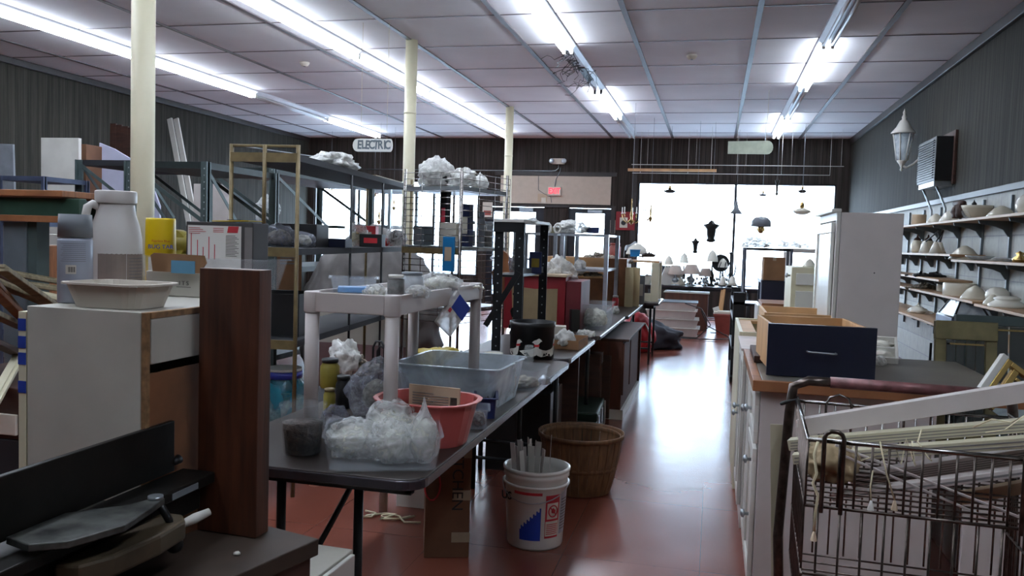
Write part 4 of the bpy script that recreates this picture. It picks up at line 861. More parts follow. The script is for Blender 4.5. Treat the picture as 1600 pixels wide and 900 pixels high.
MB().box(w1*1.02, w1*1.15, -.001, 0, .0, H-.012).build('side_label', 'inkgrey', t)
b = MB()
for k, (x, z) in enumerate(((.09, .9), (.2, .66), (.3, .42), (.4, .78), (.5, .52))): b.box(w1*x, w1*x+.0022, -.0016, -.001, H*.42, H*(.42+z*.45))
for k in range(4): b.box(w1*.05, w1*(.25+.05*(k % 3)), -.0016, -.001, H*(.90-.028*k), H*(.908-.028*k))
for k in range(3): b.box(w1*.48, w1*(.66), -.0016, -.001, H*(.90-.028*k), H*(.908-.028*k))
b.prism([(w1*.72, H*.84), (w1*.9, H*.84), (w1*.92, H*.94), (w1*.74, H*.94)], -.0016, -.001)
b.build('red_print', 'inkred', L1)
b = MB()
for k in range(14): b.box(w1*.7, w1*(.86+.03*(k % 3)), -.0016, -.001, H*(.79-.024*k), H*(.797-.024*k))
b.build('black_print', 'ink', L1)
MB().bar((w1*.45, .035, H+.003), (w1*1.08, .035, H+.006), .07, .002).build('yellow_tape', 'yellow', t)
text('30-65', .02, 'ink', t, (w1*.78, .02, H+.0075), (0, 0, 0)); MB().box(w1*.45, w1*1.15, -.0, .07, H, H+.0008).build('flap', 'dark', t)
f = fit(236, 318, 434, 478, Y=1.74); wq = at(318, 450, Y=1.74).x-at(228, 450, Y=1.74).x; hq = at(300, 426, Y=1.74).z-Zc
t = thing('white_carton', 'dirty white carton lettered ITS with a torn brown flap and light blue note', 'box', (at(228, 450, Y=1.74).x, 1.74, Zc), -.03)
MB().box(0, wq, 0, .14, 0, hq).build('body', 'laminate', t, .002)
text('I T S', .014, 'inkgrey', t, (wq*.68, -.001, hq*.55)); MB().box(wq*.55, wq*.8, -.001, -.0003, hq*.38, hq*.41).build('small_print', 'inkgrey', t)
MB().prism([(wq*.18, hq), (wq*1.0, hq), (wq*1.12, hq+.025), (wq*1.08, hq+.042), (wq*.2, hq+.044), (wq*.14, hq+.038)], -.012, -.009).build('torn_flap', 'card', t)
n_ = MB().box(wq*.52, wq*.93, -.0145, -.0125, hq-.002, hq+.028).build('note', 'lightblue', t)
# standing board
pb = at(313, 838, Z=.801); t = thing('tall_board', 'thick reddish brown board standing on end on the brown machine stand', 'board', (-1.015, 1.492, .801), -.05)
MB().box(0, .140, 0, .045, 0, at(360, 420, Y=1.5).z-.801).build('board', 'woodpost', t, .002)
# brown stand under jointer
t = thing('machine_stand', 'dark brown wooden stand top below the jointer with the tall board on it', 'stand', (-.765, 1.50, 0), -.25)
MB().box(-.245, 0, -1.0, .03, .765, .80).build('top', mat('dusty_brown_top', (60, 46, 35), .7, var=.35, scale=5), t, .003); MB().box(-.235, -.012, -.98, .02, 0, .764).build('carcass', 'woodd', t, .003)
o = MB().blob((-.10, -.05, .803), (.008, .006, .004), 3, .3, 2, 2).build('paper_scrap', 'white'); o.location = (-.765, 1.45, 0); tag(o, 'tiny white paper scrap on the brown machine stand', 'scrap')
# jointer
t = thing('jointer', 'black cast iron jointer with tall fence and pork chop guard at the lower left', 'machine', (-1.035, 0, 0), 0)
MB().box(-.012, 0, .35, 1.445, .935, 1.038).build('fence', 'castiron', t, .002)
MB().box(-.01, .066, 1.20, 1.485, .908, .930).build('outfeed_table', 'castiron', t, .003)
MB().box(-.10, .062, .35, 1.19, .900, .922).build('infeed_table', 'castiron', t, .003)
MB().box(-.09, .05, .4, 1.34, .84, .90).box(-.005, .05, 1.34, 1.46, .86, .905).build('bed_casting', 'castiron', t, .004)
g = MB().prism([(.004, 1.03), (.06, 1.015), (.105, 1.045), (.135, 1.13), (.118, 1.22), (.106, 1.27), (.088, 1.275), (.075, 1.22), (.035, 1.18), (.004, 1.15)], .932, .944, 'z').build('cutter_guard', mat('worn_aluminium', (84, 86, 82), .5, .5, var=.6, scale=22), t, .002)
MB().cyl(.013, .944, .950, 20, TR(.096, 1.258, 0)).build('guard_pivot', 'silver', g)
MB().prism([(.062, 1.06), (.10, 1.07), (.125, 1.12), (.135, 1.22), (.128, 1.30), (.105, 1.325), (.062, 1.325)], .86, .897, 'z').build('rabbet_ledge', mat('worn_tan_iron', (84, 72, 54), .55, .2, var=.3, scale=10), t, .006)
MB().box(.0665, .068, 1.345, 1.425, .912, .924).build('maker_plate', 'capgrey', t)
MB().tube([(.10, 1.262, .935), (.108, 1.28, .90), (.105, 1.29, .87), (.10, 1.295, .86)], .007, 10).build('lock_lever', 'blackmetal', t)
MB().blob((.105, 1.30, .848), (.0155, .0155, .0155), 2, 0, 1, 3, flat=False).build('ball_knob', 'black', t)
MB().tube([(.085, 1.33, .868), (.105, 1.36, .877), (.12, 1.385, .884)], [.006, .010, .007], 10).build('white_handle', 'white', t)
MB().tube([(-.006, 1.447, .95), (-.004, 1.465, .955)], [.006, .010], 10).build('rear_knob', 'blackmetal', t)
MB().box(-.06, .045, .4, 1.25, .802, .84).build('base_casting', 'castiron', t, .004)
# white drawer boxes at the bottom edge
pa = at(552, 858, Z=.55)
t = thing('drawer_box', 'white drawer box on the floor between the machine stand and table leg', 'drawer', (pa.x, pa.y, 0), -.04)
MB().box(-.22, 0, -.38, 0, .0, .55).build('body', 'laminate', t, .003); MB().box(.002, .016, -.38, -.02, .0, .545).build('front', 'white', t, .003)
# under the table
pa, pb_ = at(662, 872, Z=0), at(752, 866, Z=0)
t = thing('tall_carton', 'tall taped brown carton standing under the near table', 'box', (pa.x, pa.y, 0), .35); hh = .66
MB().box(0, .2, 0, .3, 0, hh).build('body', 'carddark', t, .003)
for z in (.07, .26, .45): MB().box(.12, .2015, -.0015, -.0002, z, z+.045).box(.2002, .2015, 0, .2, z, z+.045).build('tape_strip', 'tape', t)
text('KITCHEN', .07, 'ink', t, (.14, -.001, .36), (PI/2, PI/2, 0))
MB().tube([(.03+.035*math.cos(a), -.0006, .33+.07*math.sin(a)) for a in [k*PI/7 for k in range(14)]], .004, 5, True).build('red_scribble', 'inkred', t)
pa = at(608, 800, Z=0); t = thing('white_slab', 'white panel standing on edge under the near table', 'panel', (pa.x, pa.y+.1, 0), .03); MB().box(0, .26, 0, .02, 0, .5).build('panel', 'white', t, .002)
pa = at(608, 810, Z=0); t = thing('beige_cord', 'coiled beige cord on the floor under the near table', 'cord', (pa.x-.05, pa.y, .004))
MB().tube([(-.1+.02*k+.05*math.sin(k*1.3), .05*math.cos(k*1.1), .004+.003*(k % 2)) for k in range(16)], .005, 6).tube([(.06+.05*math.cos(a), .0+.03*math.sin(a), .006) for a in [k*PI/8 for k in range(16)]], .005, 6, True).build('coil', 'string', t)
# bucket with strips
pa = at(825, 862, Z=0); t = thing('bucket', 'white five gallon bucket with red and blue label holding plastic strips', 'bucket', (pa.x, pa.y+.14, 0), 0)
MB().lathe([(0, 0), (.127, 0), (.131, .01), (.148, .325), (.154, .33), (.154, .345), (.149, .35), (.158, .355), (.158, .368), (.15, .37), (.146, .37), (.143, .33), (.127, .012), (0, .012)], 44).build('body', 'whitegloss', t)
MB().lathe([(.150, .29), (.157, .292), (.157, .30), (.149, .302)], 44).build('rim_rib', 'whitegloss', t)
fa = -math.atan2(pa.x, pa.y)
def bl(nm, m, items, dz=.0015):
    b = MB()
    for (a0, a1, z0, z1) in items:
        vs = []; n = 8
        for k in range(n+1):
            q = a0+(a1-a0)*k/n
            for z in (z0, z1): R_ = .131+(z-.01)/.315*.017+dz; vs.append((R_*math.sin(q), -R_*math.cos(q), z))
        b.add(vs, [(2*k, 2*k+2, 2*k+3, 2*k+1) for k in range(n)])
    o = b.build(nm, m, t); o.rotation_euler = (0, 0, fa); return o
bl('label_red_band', 'inkred', [(-.75, .2, .262, .275)]); bl('warning_label', 'inkred', [(.32, .85, .235, .262), (.32, .85, .06, .235)]); bl('warning_panel', 'paper', [(.38, .79, .15, .225), (.34, .83, .07, .14)], .002)
bl('info_label', 'canpaint', [(.92, 1.35, .07, .27)]); bl('info_text', 'inkgrey', [(.95, 1.3, .09+.014*k, .096+.014*k) for k in range(11)], .002); bl('warning_text', 'inkred', [(.37, .8, .078+.009*k, .082+.009*k) for k in range(6)], .0025)
b = MB(); n = 14
for k in range(n):
    q0 = -.55+k*.052; z1 = .10+.10*(k/n)+(.012 if k % 2 else 0); vs = []
    for q in (q0, q0+.052):
        for z in (.05, z1): R_ = .131+z/.315*.017+.002; vs.append((R_*math.sin(q), -R_*math.cos(q), z))
    b.add(vs, [(0, 2, 3, 1)])
o = b.build('blue_splash', 'inkblue', t); o.rotation_euler = (0, 0, fa)
tx = text('US3', .05, 'ink', t, (0, 0, 0), bold=.0012, name='big_lettering'); q = fa-.62; R_ = .147; tx.location = (R_*math.sin(-q*0-.62-fa)*1, -R_*math.cos(-.62-fa), .235); tx.rotation_euler = (PI/2, 0, -.62+fa*-1*-1)
tx.location = (.1485*math.sin(-.60-fa), -.1485*math.cos(-.60-fa), .238); tx.rotation_euler = (PI/2, 0, -.60+fa)
b = MB(); 
rg = MB().tube([(.146*math.sin(.585+.16*math.cos(a)), -.146*math.cos(.585+.16*math.cos(a)), .188+.026*math.sin(a)) for a in [k*PI/10 for k in range(20)]], .003, 5, True); rg.tube([(.148*math.sin(.48), -.148*math.cos(.48), .205), (.148*math.sin(.69), -.148*math.cos(.69), .17)], .003, 5); rg.blob((.146*math.sin(.585), -.146*math.cos(.585), .188), (.010, .004, .013), 4, .3, 2, 2)
o = rg.build('no_child_sign', 'inkred', t); o.rotation_euler = (0, 0, fa)
MB().tube([(.158*math.sin(q), -.158*math.cos(q), .30-.06*math.sin((q+1.5)/3.0*PI)*1.2) for q in [-1.5+.2*k for k in range(16)]], .0025, 6).build('bail_handle', 'silver', t)
rnd = random.Random(9); bx_, by_ = pa.x, pa.y+.14
for k in range(18):
    a = rnd.uniform(0, 2*PI); r0 = rnd.uniform(.0, .06); r1 = r0+rnd.uniform(.01, .04); l = rnd.uniform(.42, .47)
    x, y = r0*math.cos(a)-.03, r0*math.sin(a); X, Y = r1*math.cos(a)*1.2-.045, r1*math.sin(a)
    if k == 17: x, y, X, Y, l = .05, 0, .065, -.0, .50
    t = thing('plastic_strip', 'white plastic strip standing in the bucket bundle' if k < 17 else 'single tall white strip leaning apart at the right of the bucket', 'strip', (bx_, by_, .014), group='plastic strips in the bucket' if k < 17 else None)
    MB().bar((x, y, 0), (X, Y, l), .026 if k < 17 else .012, .003, (math.cos(a*2), math.sin(a*2), 0)).build('strip', 'whitevinyl' if k % 3 else 'white', t)
# bushel basket
pa = at(905, 786, Z=0); MT['slat'] = mat('bushel_slat_wood', (112, 78, 48), .65, var=.35, scale=6, stretch=(8, 8, 1), bump=.15)
t = thing('bushel_basket', 'round wooden slat bushel basket behind the white bucket', 'basket', (pa.x-.04, pa.y+.25, 0), 0)
for k in range(26):
    a = 2*PI*k/26; T = rzm(a); b = MB()
    vs = []
    for i in range(6):
        z = .005+i*.064; r = .175+.06*(i/5)+.008*math.sin(i/5*PI)
        for (dx_, dr) in ((-.021-.005*i/5, 0), (.021+.005*i/5, 0), (.021+.005*i/5, -.004), (-.021-.005*i/5, -.004)): vs.append((dx_, -(r+dr), z))
    fs = [(4*i+j, 4*i+(j+1) % 4, 4*i+4+(j+1) % 4, 4*i+4+j) for i in range(5) for j in range(4)]+[(3, 2, 1, 0), (20, 21, 22, 23)]
    b.add(vs, fs, False, T).build('slat', 'slat', t)
for z, r in ((.14, .205), (.315, .240)): MB().lathe([(r, z), (r+.006, z), (r+.008, z+.025), (r+.001, z+.025), (r, z)], 40).build('hoop', 'slat', t)
MB().lathe([(.226, .30), (.222, .325), (.228, .325)], 40).build('inner_hoop', 'slat', t); MB().cyl(.17, .004, .012, 30).build('bottom', 'slat', t)
# green case, leaning suitcases, cabinets under tables
pa = at(932, 694, Z=0); t = thing('green_case', 'dark green flat hard case lying under the tables beyond the basket', 'case', (pa.x, pa.y, 0), .05)
MB().box(-.5, 0, 0, .62, .0, .15).build('lower_shell', 'green', t, .012); MB().box(-.5, 0, 0, .62, .155, .22).build('lid', 'green', t, .012)
MB().box(.0, .012, .0, .05, .02, .2).box(.0, .012, .27, .33, .1, .2).box(0, .012, .57, .62, .02, .2).build('corner_plates', 'silver', t, .003)
for i, (px, py, w_, h_, th, lab) in enumerate(((936, 664, .5, .56, .14, 'dark brown suitcase standing on end beyond the green case'), (952, 655, .45, .52, .10, 'second dark brown case standing behind the suitcase'), (969, 650, .3, .38, .08, 'small reddish brown drawer box standing at the aisle edge'))):
    pa = at(px, py, Z=0); t = thing('suitcase', lab, 'case', (pa.x, pa.y, 0), .05); MB().box(-w_, 0, 0, th, 0, h_).build('shell', 'woodd' if i < 2 else 'mahog', t, .012)
    MB().box(-w_*.65, -w_*.35, .03, th-.03, h_, h_+.02).build('handle', 'black', t, .004); MB().box(.0, .003, .01, th-.01, h_-.08, h_).build('clasp', 'silver', t)
pa = at(998, 608, Z=0); t = thing('wood_desk', 'reddish brown veneered desk end under the far tables', 'desk', (pa.x, pa.y, 0), .0)
MB().box(-.68, 0, .0, .03, .08, .635).build('end_panel', 'woodd', t, .004); MB().box(-.68, -.02, -1.5, 0, .08, .635).build('pedestal', 'mahog', t, .004); MB().box(-.70, .03, -1.5, .05, .636, .655).build('top', 'woodd', t, .003); MB().box(-.68, 0, -1.5, .03, 0, .08).build('plinth', 'white', t)
for k in (-.75, -1.3): MB().box(-.02, -.004, k-.2, k+.25, .2, .62).build('door', 'mahog', t, .004)
t = thing('veneer_board', 'dark brown veneer panel leaning under the second table', 'panel', (-1.3, 5.5, 0)); MB().box(0, .45, 0, .03, 0, .68).build('panel', 'woodd', t, .003)
t = thing('dark_carton', 'black carton on the floor behind the bushel basket', 'box', (-1.32, 4.9, 0)); MB().box(0, .4, 0, .4, 0, .5).build('body', 'black', t, .004)
pa = at(1040, 546, Z=0); t = thing('duffel_bag', 'dark grey soft bag slumped on the floor at the end of the tables', 'bag', (pa.x-.2, pa.y+.1, 0), .3); MB().blob((0, 0, .13), (.42, .26, .20), 5, .28, 1.5, 4, ridg=.1).build('fabric', mat('charcoal_fabric', (52, 56, 66), .8), t); MB().blob((-.12, .2, .26), (.13, .16, .16), 6, .2, 1.5, 3).build('white_top', 'bagw', t)
MB().box(-.42, -.12, -.33, -.28, .12, .24).build('pale_box', 'beige', t, .003)
pa = at(1000, 520, Z=0); t = thing('red_bag', 'red and pink plastic bag propped by the table end', 'bag', (-.93, 10.95, 0), .2); MB().blob((0, 0, .22), (.2, .16, .28), 15, .25, 1.5, 4, ridg=.2).build('film', 'redb', t); MB().tube([(.08, -.12, .40), (.14, -.16, .28), (.18, -.12, .12)], .012, 6).build('white_strap', 'white', t)
# ---------------------------------------------------------------- right: base cabinets along the aisle
def knob(t, x, y, z, m='silver'):
    MB().lathe([(0, 0), (.007, 0), (.006, .014), (.016, .018), (.017, .026), (.008, .032), (0, .033)], 18).build('knob', m, t, loc=(x, y, z), rot=(0, -PI/2, 0))
def rpanel(b, y0, y1, z0, z1, x, th=.018):   # framed door facing -x with a recessed field
    k = .05; b.box(x-th, x, y0, y1, z0, z0+k).box(x-th, x, y0, y1, z1-k, z1).box(x-th, x, y0, y0+k, z0+k, z1-k).box(x-th, x, y1-k, y1, z0+k, z1-k).box(x-th*.5, x, y0+k, y1-k, z0+k, z1-k)
t = thing('base_cabinet', 'white base cabinet with wooden edged grey counter under the navy drawer', 'cabinet', (.20, 3.30, 0))
MB().box(0, .62, 0, .92, 0, .875).build('carcass', 'whitevinyl', t, .002)
MB().box(.0, .92, -.02, .94, .879, .918).build('countertop', mat('grey_laminate_top', (104, 100, 92), .35, var=.2, scale=4), t, .002)
MB().box(-.035, .925, -.045, -.021, .878, .92).box(-.035, -.001, -.021, .94, .878, .92).build('wood_edge', 'wood', t, .003)
b = MB(); rpanel(b, .03, .44, .66, .86, -.002); b.build('drawer_front', 'white', t, .002)
b = MB(); rpanel(b, .03, .44, .10, .64, -.002); b.build('door', 'white', t, .002)
b = MB(); rpanel(b, .47, .89, .10, .86, -.002); b.build('door', 'white', t, .002)
knob(t, -.02, .24, .76); knob(t, -.02, .10, .58); knob(t, -.02, .10, .36); knob(t, -.02, .55, .7)
t = thing('base_cabinet', 'second white cabinet beyond the counter, its doors slightly open', 'cabinet', (.185, 4.30, 0)); MB().box(0, .36, 0, .62, 0, .90).build('carcass', 'whitevinyl', t, .002)
b = MB(); rpanel(b, .0, .3, .12, .88, -.002); b.build('door', 'white', t, .002); b = MB(); rpanel(b, .32, .6, .12, .88, -.002); b.build('door', 'white', t, .002); knob(t, -.02, .25, .58); knob(t, -.02, .36, .52)
MB().box(-.03, .3, .0, .62, .902, .915).build('top', mat('pinkish_white_top', (190, 176, 168), .5), t, .002)
t = thing('base_cabinet', 'cream cabinet without a top, pine rails showing, farthest along the aisle', 'cabinet', (.165, 5.0, 0)); h = .93
MB().box(0, .02, 0, 1.0, 0, h).box(.02, .6, 0, .02, 0, h).box(.02, .6, .98, 1.0, 0, h).box(.58, .6, .02, .98, 0, h).box(.02, .58, .02, .98, 0, .1).build('carcass', 'cream', t, .002)
MB().box(.02, .58, .02, .10, h-.03, h-.01).box(.02, .10, .1, .9, h-.03, h-.01).box(.02, .58, .9, .98, h-.03, h-.01).build('top_rails', 'woodp', t, .002)
t = thing('glazed_frame', 'dark glazed frame lying on the counter edge behind the navy drawer', 'frame', (.19, 3.75, .921), .0); MB().box(0, .03, 0, .42, 0, .03).box(.12, .15, 0, .42, 0, .03).box(.03, .12, .0, .03, 0, .03).box(.03, .12, .39, .42, 0, .03).build('frame', 'woodd', t, .003); MB().box(.03, .12, .03, .39, .01, .014).build('pane', 'smokeglass', t)
# navy drawer
pa = at(1197, 588, Y=3.40); w_ = at(1367, 592, Y=3.43).x-pa.x; h_ = at(1200, 505, Y=3.40).z-.921
t = thing('loose_drawer', 'loose wooden drawer with navy blue front and silver handle on the counter', 'drawer', (pa.x, 3.40, .921), .06)
MB().box(0, w_, 0, .019, 0, h_).build('drawer_front', 'navy', t, .002)
MB().box(.02, w_-.02, .0195, .0198, .02, h_-.02)
MB().box(.015, .027, .02, .52, .015, h_-.008).box(w_-.027, w_-.015, .02, .52, .015, h_-.008).box(.027, w_-.027, .508, .52, .015, h_-.008).box(.027, w_-.027, .02, .508, .02, .026).build('drawer_box', 'woodp', t, .001)
MB().tube([(w_*.37, 0, h_*.5), (w_*.37, -.022, h_*.5), (w_*.40, -.026, h_*.498), (w_*.60, -.026, h_*.486), (w_*.63, -.022, h_*.484), (w_*.63, 0, h_*.484)], .004, 8).build('handle', 'silver', t)
# taller pine box drawer behind
pa = at(1193, 545, Y=4.35); t = thing('pine_drawer', 'bare pine drawer box standing behind the navy fronted one', 'drawer', (.262, 4.38, .916), 0); w2 = .47; h2 = at(1195, 488, Y=4.38).z-.916
MB().box(0, .014, 0, .5, 0, h2).box(w2-.014, w2, 0, .5, 0, h2).box(.014, w2-.014, 0, .014, 0, h2).box(.014, w2-.014, .486, .5, 0, h2).box(.014, w2-.014, .014, .486, .0, .01).build('drawer_box', 'woodp', t, .001)
# white divided tray by the tall cabinet
pa = at(1385, 570, Z=.921); t = thing('ladder_tray', 'white two compartment tray of knobs leaning against the tall white cabinet', 'tray', (pa.x-.08, 3.98, .921), -.1, rot=(-.0, 0, -.15)); T = TR(0, 0, .003, .35, 'X')
MB().box(0, .012, 0, .22, 0, .03, T).box(.12, .132, 0, .22, 0, .03, T).box(.012, .12, 0, .01, 0, .03, T).box(.012, .12, .10, .11, 0, .03, T).box(.012, .12, .21, .22, 0, .03, T).box(.012, .12, .01, .21, 0, .004, T).build('tray', 'white', t, .002)
MB().blob((.066, .05, .035), (.045, .04, .022), 4, .4, 3, 3).blob((.066, .15, .07), (.045, .04, .022), 6, .4, 3, 3).build('knobs', 'opal', t); 
bag('small crumpled bag left of the divided tray', fit(1366, 1384, 556, 572, Z=.921), 'bagw', 205, inner=None)
# tall white wall cabinet
X0, X1 = .60, .885; yb_ = at(1283, 420, X=X0).y; z1 = at(1330, 333, X=X0, Y=None).z if False else at(1328, 332, Y=4.36).z
t = thing('tall_cabinet', 'tall white wall cabinet standing on the counter, plain side with one dark dot', 'cabinet', (X0, 4.36, 0), 0)
L_ = yb_-4.36; MB().box(.0, X1-X0, 0, L_, .0, z1).build('carcass', mat('matte_white_side', (196, 188, 184), .5, var=.04), t, .002)
MB().box(-.02, -.002, .0, .03, .0, z1).box(-.02, -.002, L_-.03, L_, 0, z1).box(-.02, -.002, .03, L_-.03, z1-.04, z1).build('face_frame', 'white', t, .002)
b = MB(); rpanel(b, .035, L_-.035, .3, z1-.05, -.022); b.build('door', 'whitegloss', t, .003)
MB().box(-.045, -.0, -.005, L_+.02, z1, z1+.018).build('crown', 'white', t, .004); MB().cyl(.0035, -.001, 0, 10, TR(.165, -.0005, at(1377, 427, Y=4.36).z, PI/2, 'X')).build('dark_dot', 'ink', t)
MB().box(-.02, .0, -.03, 0, .921, 1.0) 
t = thing('white_cabinet', 'shorter white panelled cabinet with a knob between the tall cabinet and the carton', 'cabinet', (.52, 5.95, 0), .0); z1 = at(1255, 418, Y=5.95).z
MB().box(0, .32, 0, .5, 0, z1).build('carcass', 'cream', t, .003)
b = MB(); b.box(.03, .29, -.012, -.001, z1-.12, z1-.04).box(.03, .15, -.012, -.001, .3, z1-.16).box(.17, .29, -.012, -.001, .3, z1-.16); b.build('raised_panels', 'whitegloss', t, .004)
knob(t, -.0, .1, z1-.06)
lathe_item('work_lamp', 'white cone lamp shade lying on the shorter white cabinet', 'lamp', fit(1254, 1276, 400, 413, Y=6.1), [(0, 0), (1, 0), (.9, .2), (.4, .8), (.1, 1), (0, 1)], 'opal').location.z = z1+.001
# brown drawers and black unit
t = thing('wood_chest', 'brown wooden drawer chest below the black cabinet', 'chest', (.38, 6.75, 0)); zt = at(1200, 474, Y=6.75).z; MB().box(0, .5, 0, .5, 0, zt).build('carcass', 'wood', t, .003); MB().box(-.03, -.002, .02, .47, zt-.25, zt-.02).build('drawer_front', 'whitegloss', t, .003); MB().box(-.03, -.002, .02, .47, .1, zt-.29).build('door', 'mahog', t, .003)
t = thing('black_cabinet', 'black open cabinet with light edges carrying the cardboard carton', 'cabinet', (.44, 7.95, 0)); zt = at(1190, 438, Y=7.95).z
MB().box(0, .62, 0, .02, 0, zt).box(0, .62, .6, .62, 0, zt).box(.6, .62, .02, .6, 0, zt).box(0, .6, .02, .6, 0, .06).box(0, .6, .02, .6, zt-.02, zt).box(0, .6, .02, .6, zt*.5, zt*.5+.02).build('carcass', 'navy', t, .002)
MB().box(-.012, -.001, .02, .6, zt-.022, zt+.002).box(-.012, -.001, 0, .02, 0, zt).build('light_edge', 'canpaint', t, .001)
f = fit(1191, 1223, 402, 438, Y=8.0); f.p.z = zt+.001; cbox('carton', 'cardboard carton with a curved top on the black cabinet', 'box', f, .3, 'card', rz=0, flaps=False, tape='tape')
f = fit(1226, 1250, 424, 440, Y=8.1); f.p.z = zt+.001; heap('dark boots and tools heaped beside the carton', f, 'blackmetal', 210, n=20)
rack('black_shelf_rack', 'black metal rack with bags on top beside the window', 'shelving', (.34, 9.6, 0), (.83, 9.6, 0), .5, [.3, .8, at(1180, 387, Y=9.6).z], .03, 'navy', 'blackmetal', .03, square=False)
f = fit(1163, 1200, 372, 387, Y=9.7); f.p.z = at(1180, 387, Y=9.6).z+.001; bag('crumpled pale bag on the black rack by the window', f, 'bagw', 211, inner=None, amp=.4, ridg=.4)
zt = at(1240, 388, Y=10.2).z
t = thing('plastic_shelf_unit', 'white plastic shelf unit with bags, right of the black rack', 'shelf unit', (.86, 10.2, 0)); 
for x in (0, .5):
    for y in (0, .45): MB().cyl(.035, 0, zt, 16).build('leg', 'whitevinyl', t, loc=(x, y, 0))
for z in (zt, zt-.6, .25): MB().box(-.03, .53, -.03, .48, z-.05, z).build('shelf', 'whitevinyl', t, .004)
for i, (x0, x1, lab) in enumerate(((1214, 1232, 'left white bag on the white plastic shelf unit by the window'), (1232, 1250, 'middle white bag on the white plastic shelf unit by the window'), (1249, 1264, 'right white bag on the white plastic shelf unit by the window'))):
    f = fit(x0, x1, 374+i*3, 388, Y=10.3); f.p.z = zt+.001; bag(lab, f, 'bagw', 212+i, inner=None, amp=.4, sub=3)
t = thing('shelf_unit', 'grey shelf unit with stacked white trays at the aisle edge before the window', 'shelf unit', (.22, 9.0, 0)); 
for z in (.05, .35, .65, .82): MB().box(0, .12, 0, 1.2, z, z+.03).build('shelf', 'capgrey', t, .002)
for y in (0, 1.17): MB().box(0, .12, y, y+.03, 0, .95).build('upright', 'black', t, .002)
# ---------------------------------------------------------------- far window tables and lamps
TZ = .74
folding_table('dark folding table covered with lamps under the far window', -1.15, .42, 14.25, 14.95, TZ, group='far window tables'); folding_table('far folding table right of the lamp table', .50, 1.9, 14.3, 15.0, TZ, group='far window tables')
def table_lamp(label, x, y, z, h, sw, sm, bm, kind=0):
    t = thing('table_lamp', label, 'lamp', (x, y, z)); b = MB()
    b.lathe([(0, 0), (.32*sw, 0), (.30*sw, .03*h), (.10*sw, .08*h), (.2*sw, .22*h), (.22*sw, .3*h), (.08*sw, .42*h), (.05*sw, .6*h), (.02*sw, .62*h), (.02*sw, .72*h), (0, .72*h)], 20).build('base', bm, t)
    if kind == 0: MB().lathe([(.5*sw, .55*h), (.28*sw, h), (.27*sw, h), (.49*sw, .55*h)], 24).build('lamp_shade', sm, t)
    if kind == 1: MB().lathe([(.5*sw, .68*h), (.46*sw, .78*h), (.3*sw, .92*h), (.08*sw, h), (0, h), (.45*sw, .76*h)], 24).build('lamp_shade', sm, t)
    return t
LP = [(-.62, .34, .34, 'fabric', 'leftmost fabric shaded table lamp on the window table', 0), (-.36, .36, .40, 'fabric', 'wide fabric shaded table lamp in the middle of the window table', 0), (-.12, .30, .32, 'fabric', 'small tilted fabric shade lamp on the window table', 0), (-.02, .62, .24, 'opal', 'dark stemmed lamp rising above the shades on the window table', 1), (.16, .48, .22, 'opal', 'lamp with curling iron arms on the window table', 1), (-.50, .55, .2, 'opal', 'slim urn lamp behind the fabric shades', 1), (-.75, .50, .2, 'opal', 'dark baluster lamp left of the fabric shades', 1)]
for i, (x, h, sw, sm, lab, kd) in enumerate(LP): table_lamp(lab, x, 14.4+.12*(i % 3)+(.2 if kd else 0), TZ+.001, h, sw*.8, sm, 'castiron' if kd else 'silver', kd)
bells = [(1122, 1136, 'left bell glass shade at the window table edge'), (1136, 1152, 'right bell glass shade at the window table edge')]
for x0, x1, lab in bells: lathe_item('glass_bell', lab, 'lamp shade', fit(x0, x1, 432, 446, Y=14.33), [(.3, 1), (.5, .8), (.7, .3), (1, 0), (.95, 0), (.6, .4), (.4, .8), (.25, .95)], 'opal')
lathe_item('glass_dome', 'large cream glass dome at the left of the window table', 'lamp shade', fit(1042, 1072, 430, 446, Y=14.35), [(0, 1), (.3, .93), (.65, .65), (.9, .25), (1, 0), (.95, 0), (.6, .55), (0, .9)], 'glassshade')
lathe_item('glass_dome', 'small white glass dome at the left end of the window table', 'lamp shade', fit(1024, 1040, 434, 446, Y=14.6), [(0, 1), (.3, .93), (.65, .65), (.9, .25), (1, 0), (.95, 0), (.6, .55), (0, .9)], 'opal')
t = thing('sconce_arms', 'black iron candelabra with curling arms on the window table', 'candelabra', (.28, 14.5, TZ+.001)); MB().lathe([(0, 0), (.08, 0), (.02, .03), (.015, .55), (.04, .58), (0, .6)], 14).build('stem', 'blackmetal', t)
for k in range(6):
    a = k*PI/3; MB().tube([(0, 0, .25), (.06*math.cos(a), .06*math.sin(a), .18), (.14*math.cos(a), .14*math.sin(a), .22), (.18*math.cos(a), .18*math.sin(a), .34), (.15*math.cos(a), .15*math.sin(a), .42)], .007, 6).build('arm', 'blackmetal', t)
t = thing('oval_tray', 'black oval disc on a stem among the lamps', 'ornament', (.12, 14.75, TZ+.001)); MB().cyl(.012, 0, .36, 10).build('stem', 'blackmetal', t); MB().cyl(.15, -.015, .015, 24, TR(0, 0, .40, PI/2, 'X')).build('disc', 'blackmetal', t)
t = thing('dark_case', 'dark upright box at the left of the window table', 'box', (-1.05, 14.75, TZ+.001)); MB().box(0, .35, 0, .16, 0, .32).build('body', 'navy', t, .01)
t = thing('pillow_stack', 'slanting white flat packs leaning among the lamps', 'packet', (-.80, 14.35, TZ+.001), .3); 
for k in range(4): MB().box(-.1, .12, 0, .02, 0, .3, TR(.05*k, .03*k, 0, .35, 'Y')).build('pack', 'white', t, .002)
t = thing('crystal_heap', 'sparkling crystal and metal lamp parts covering the window table', 'lamp parts', (-.3, 14.6, TZ+.001)); tag(t, 'sparkling crystal and metal lamp parts covering the window table', 'lamp parts', kind='stuff'); rnd = random.Random(4); b = MB()
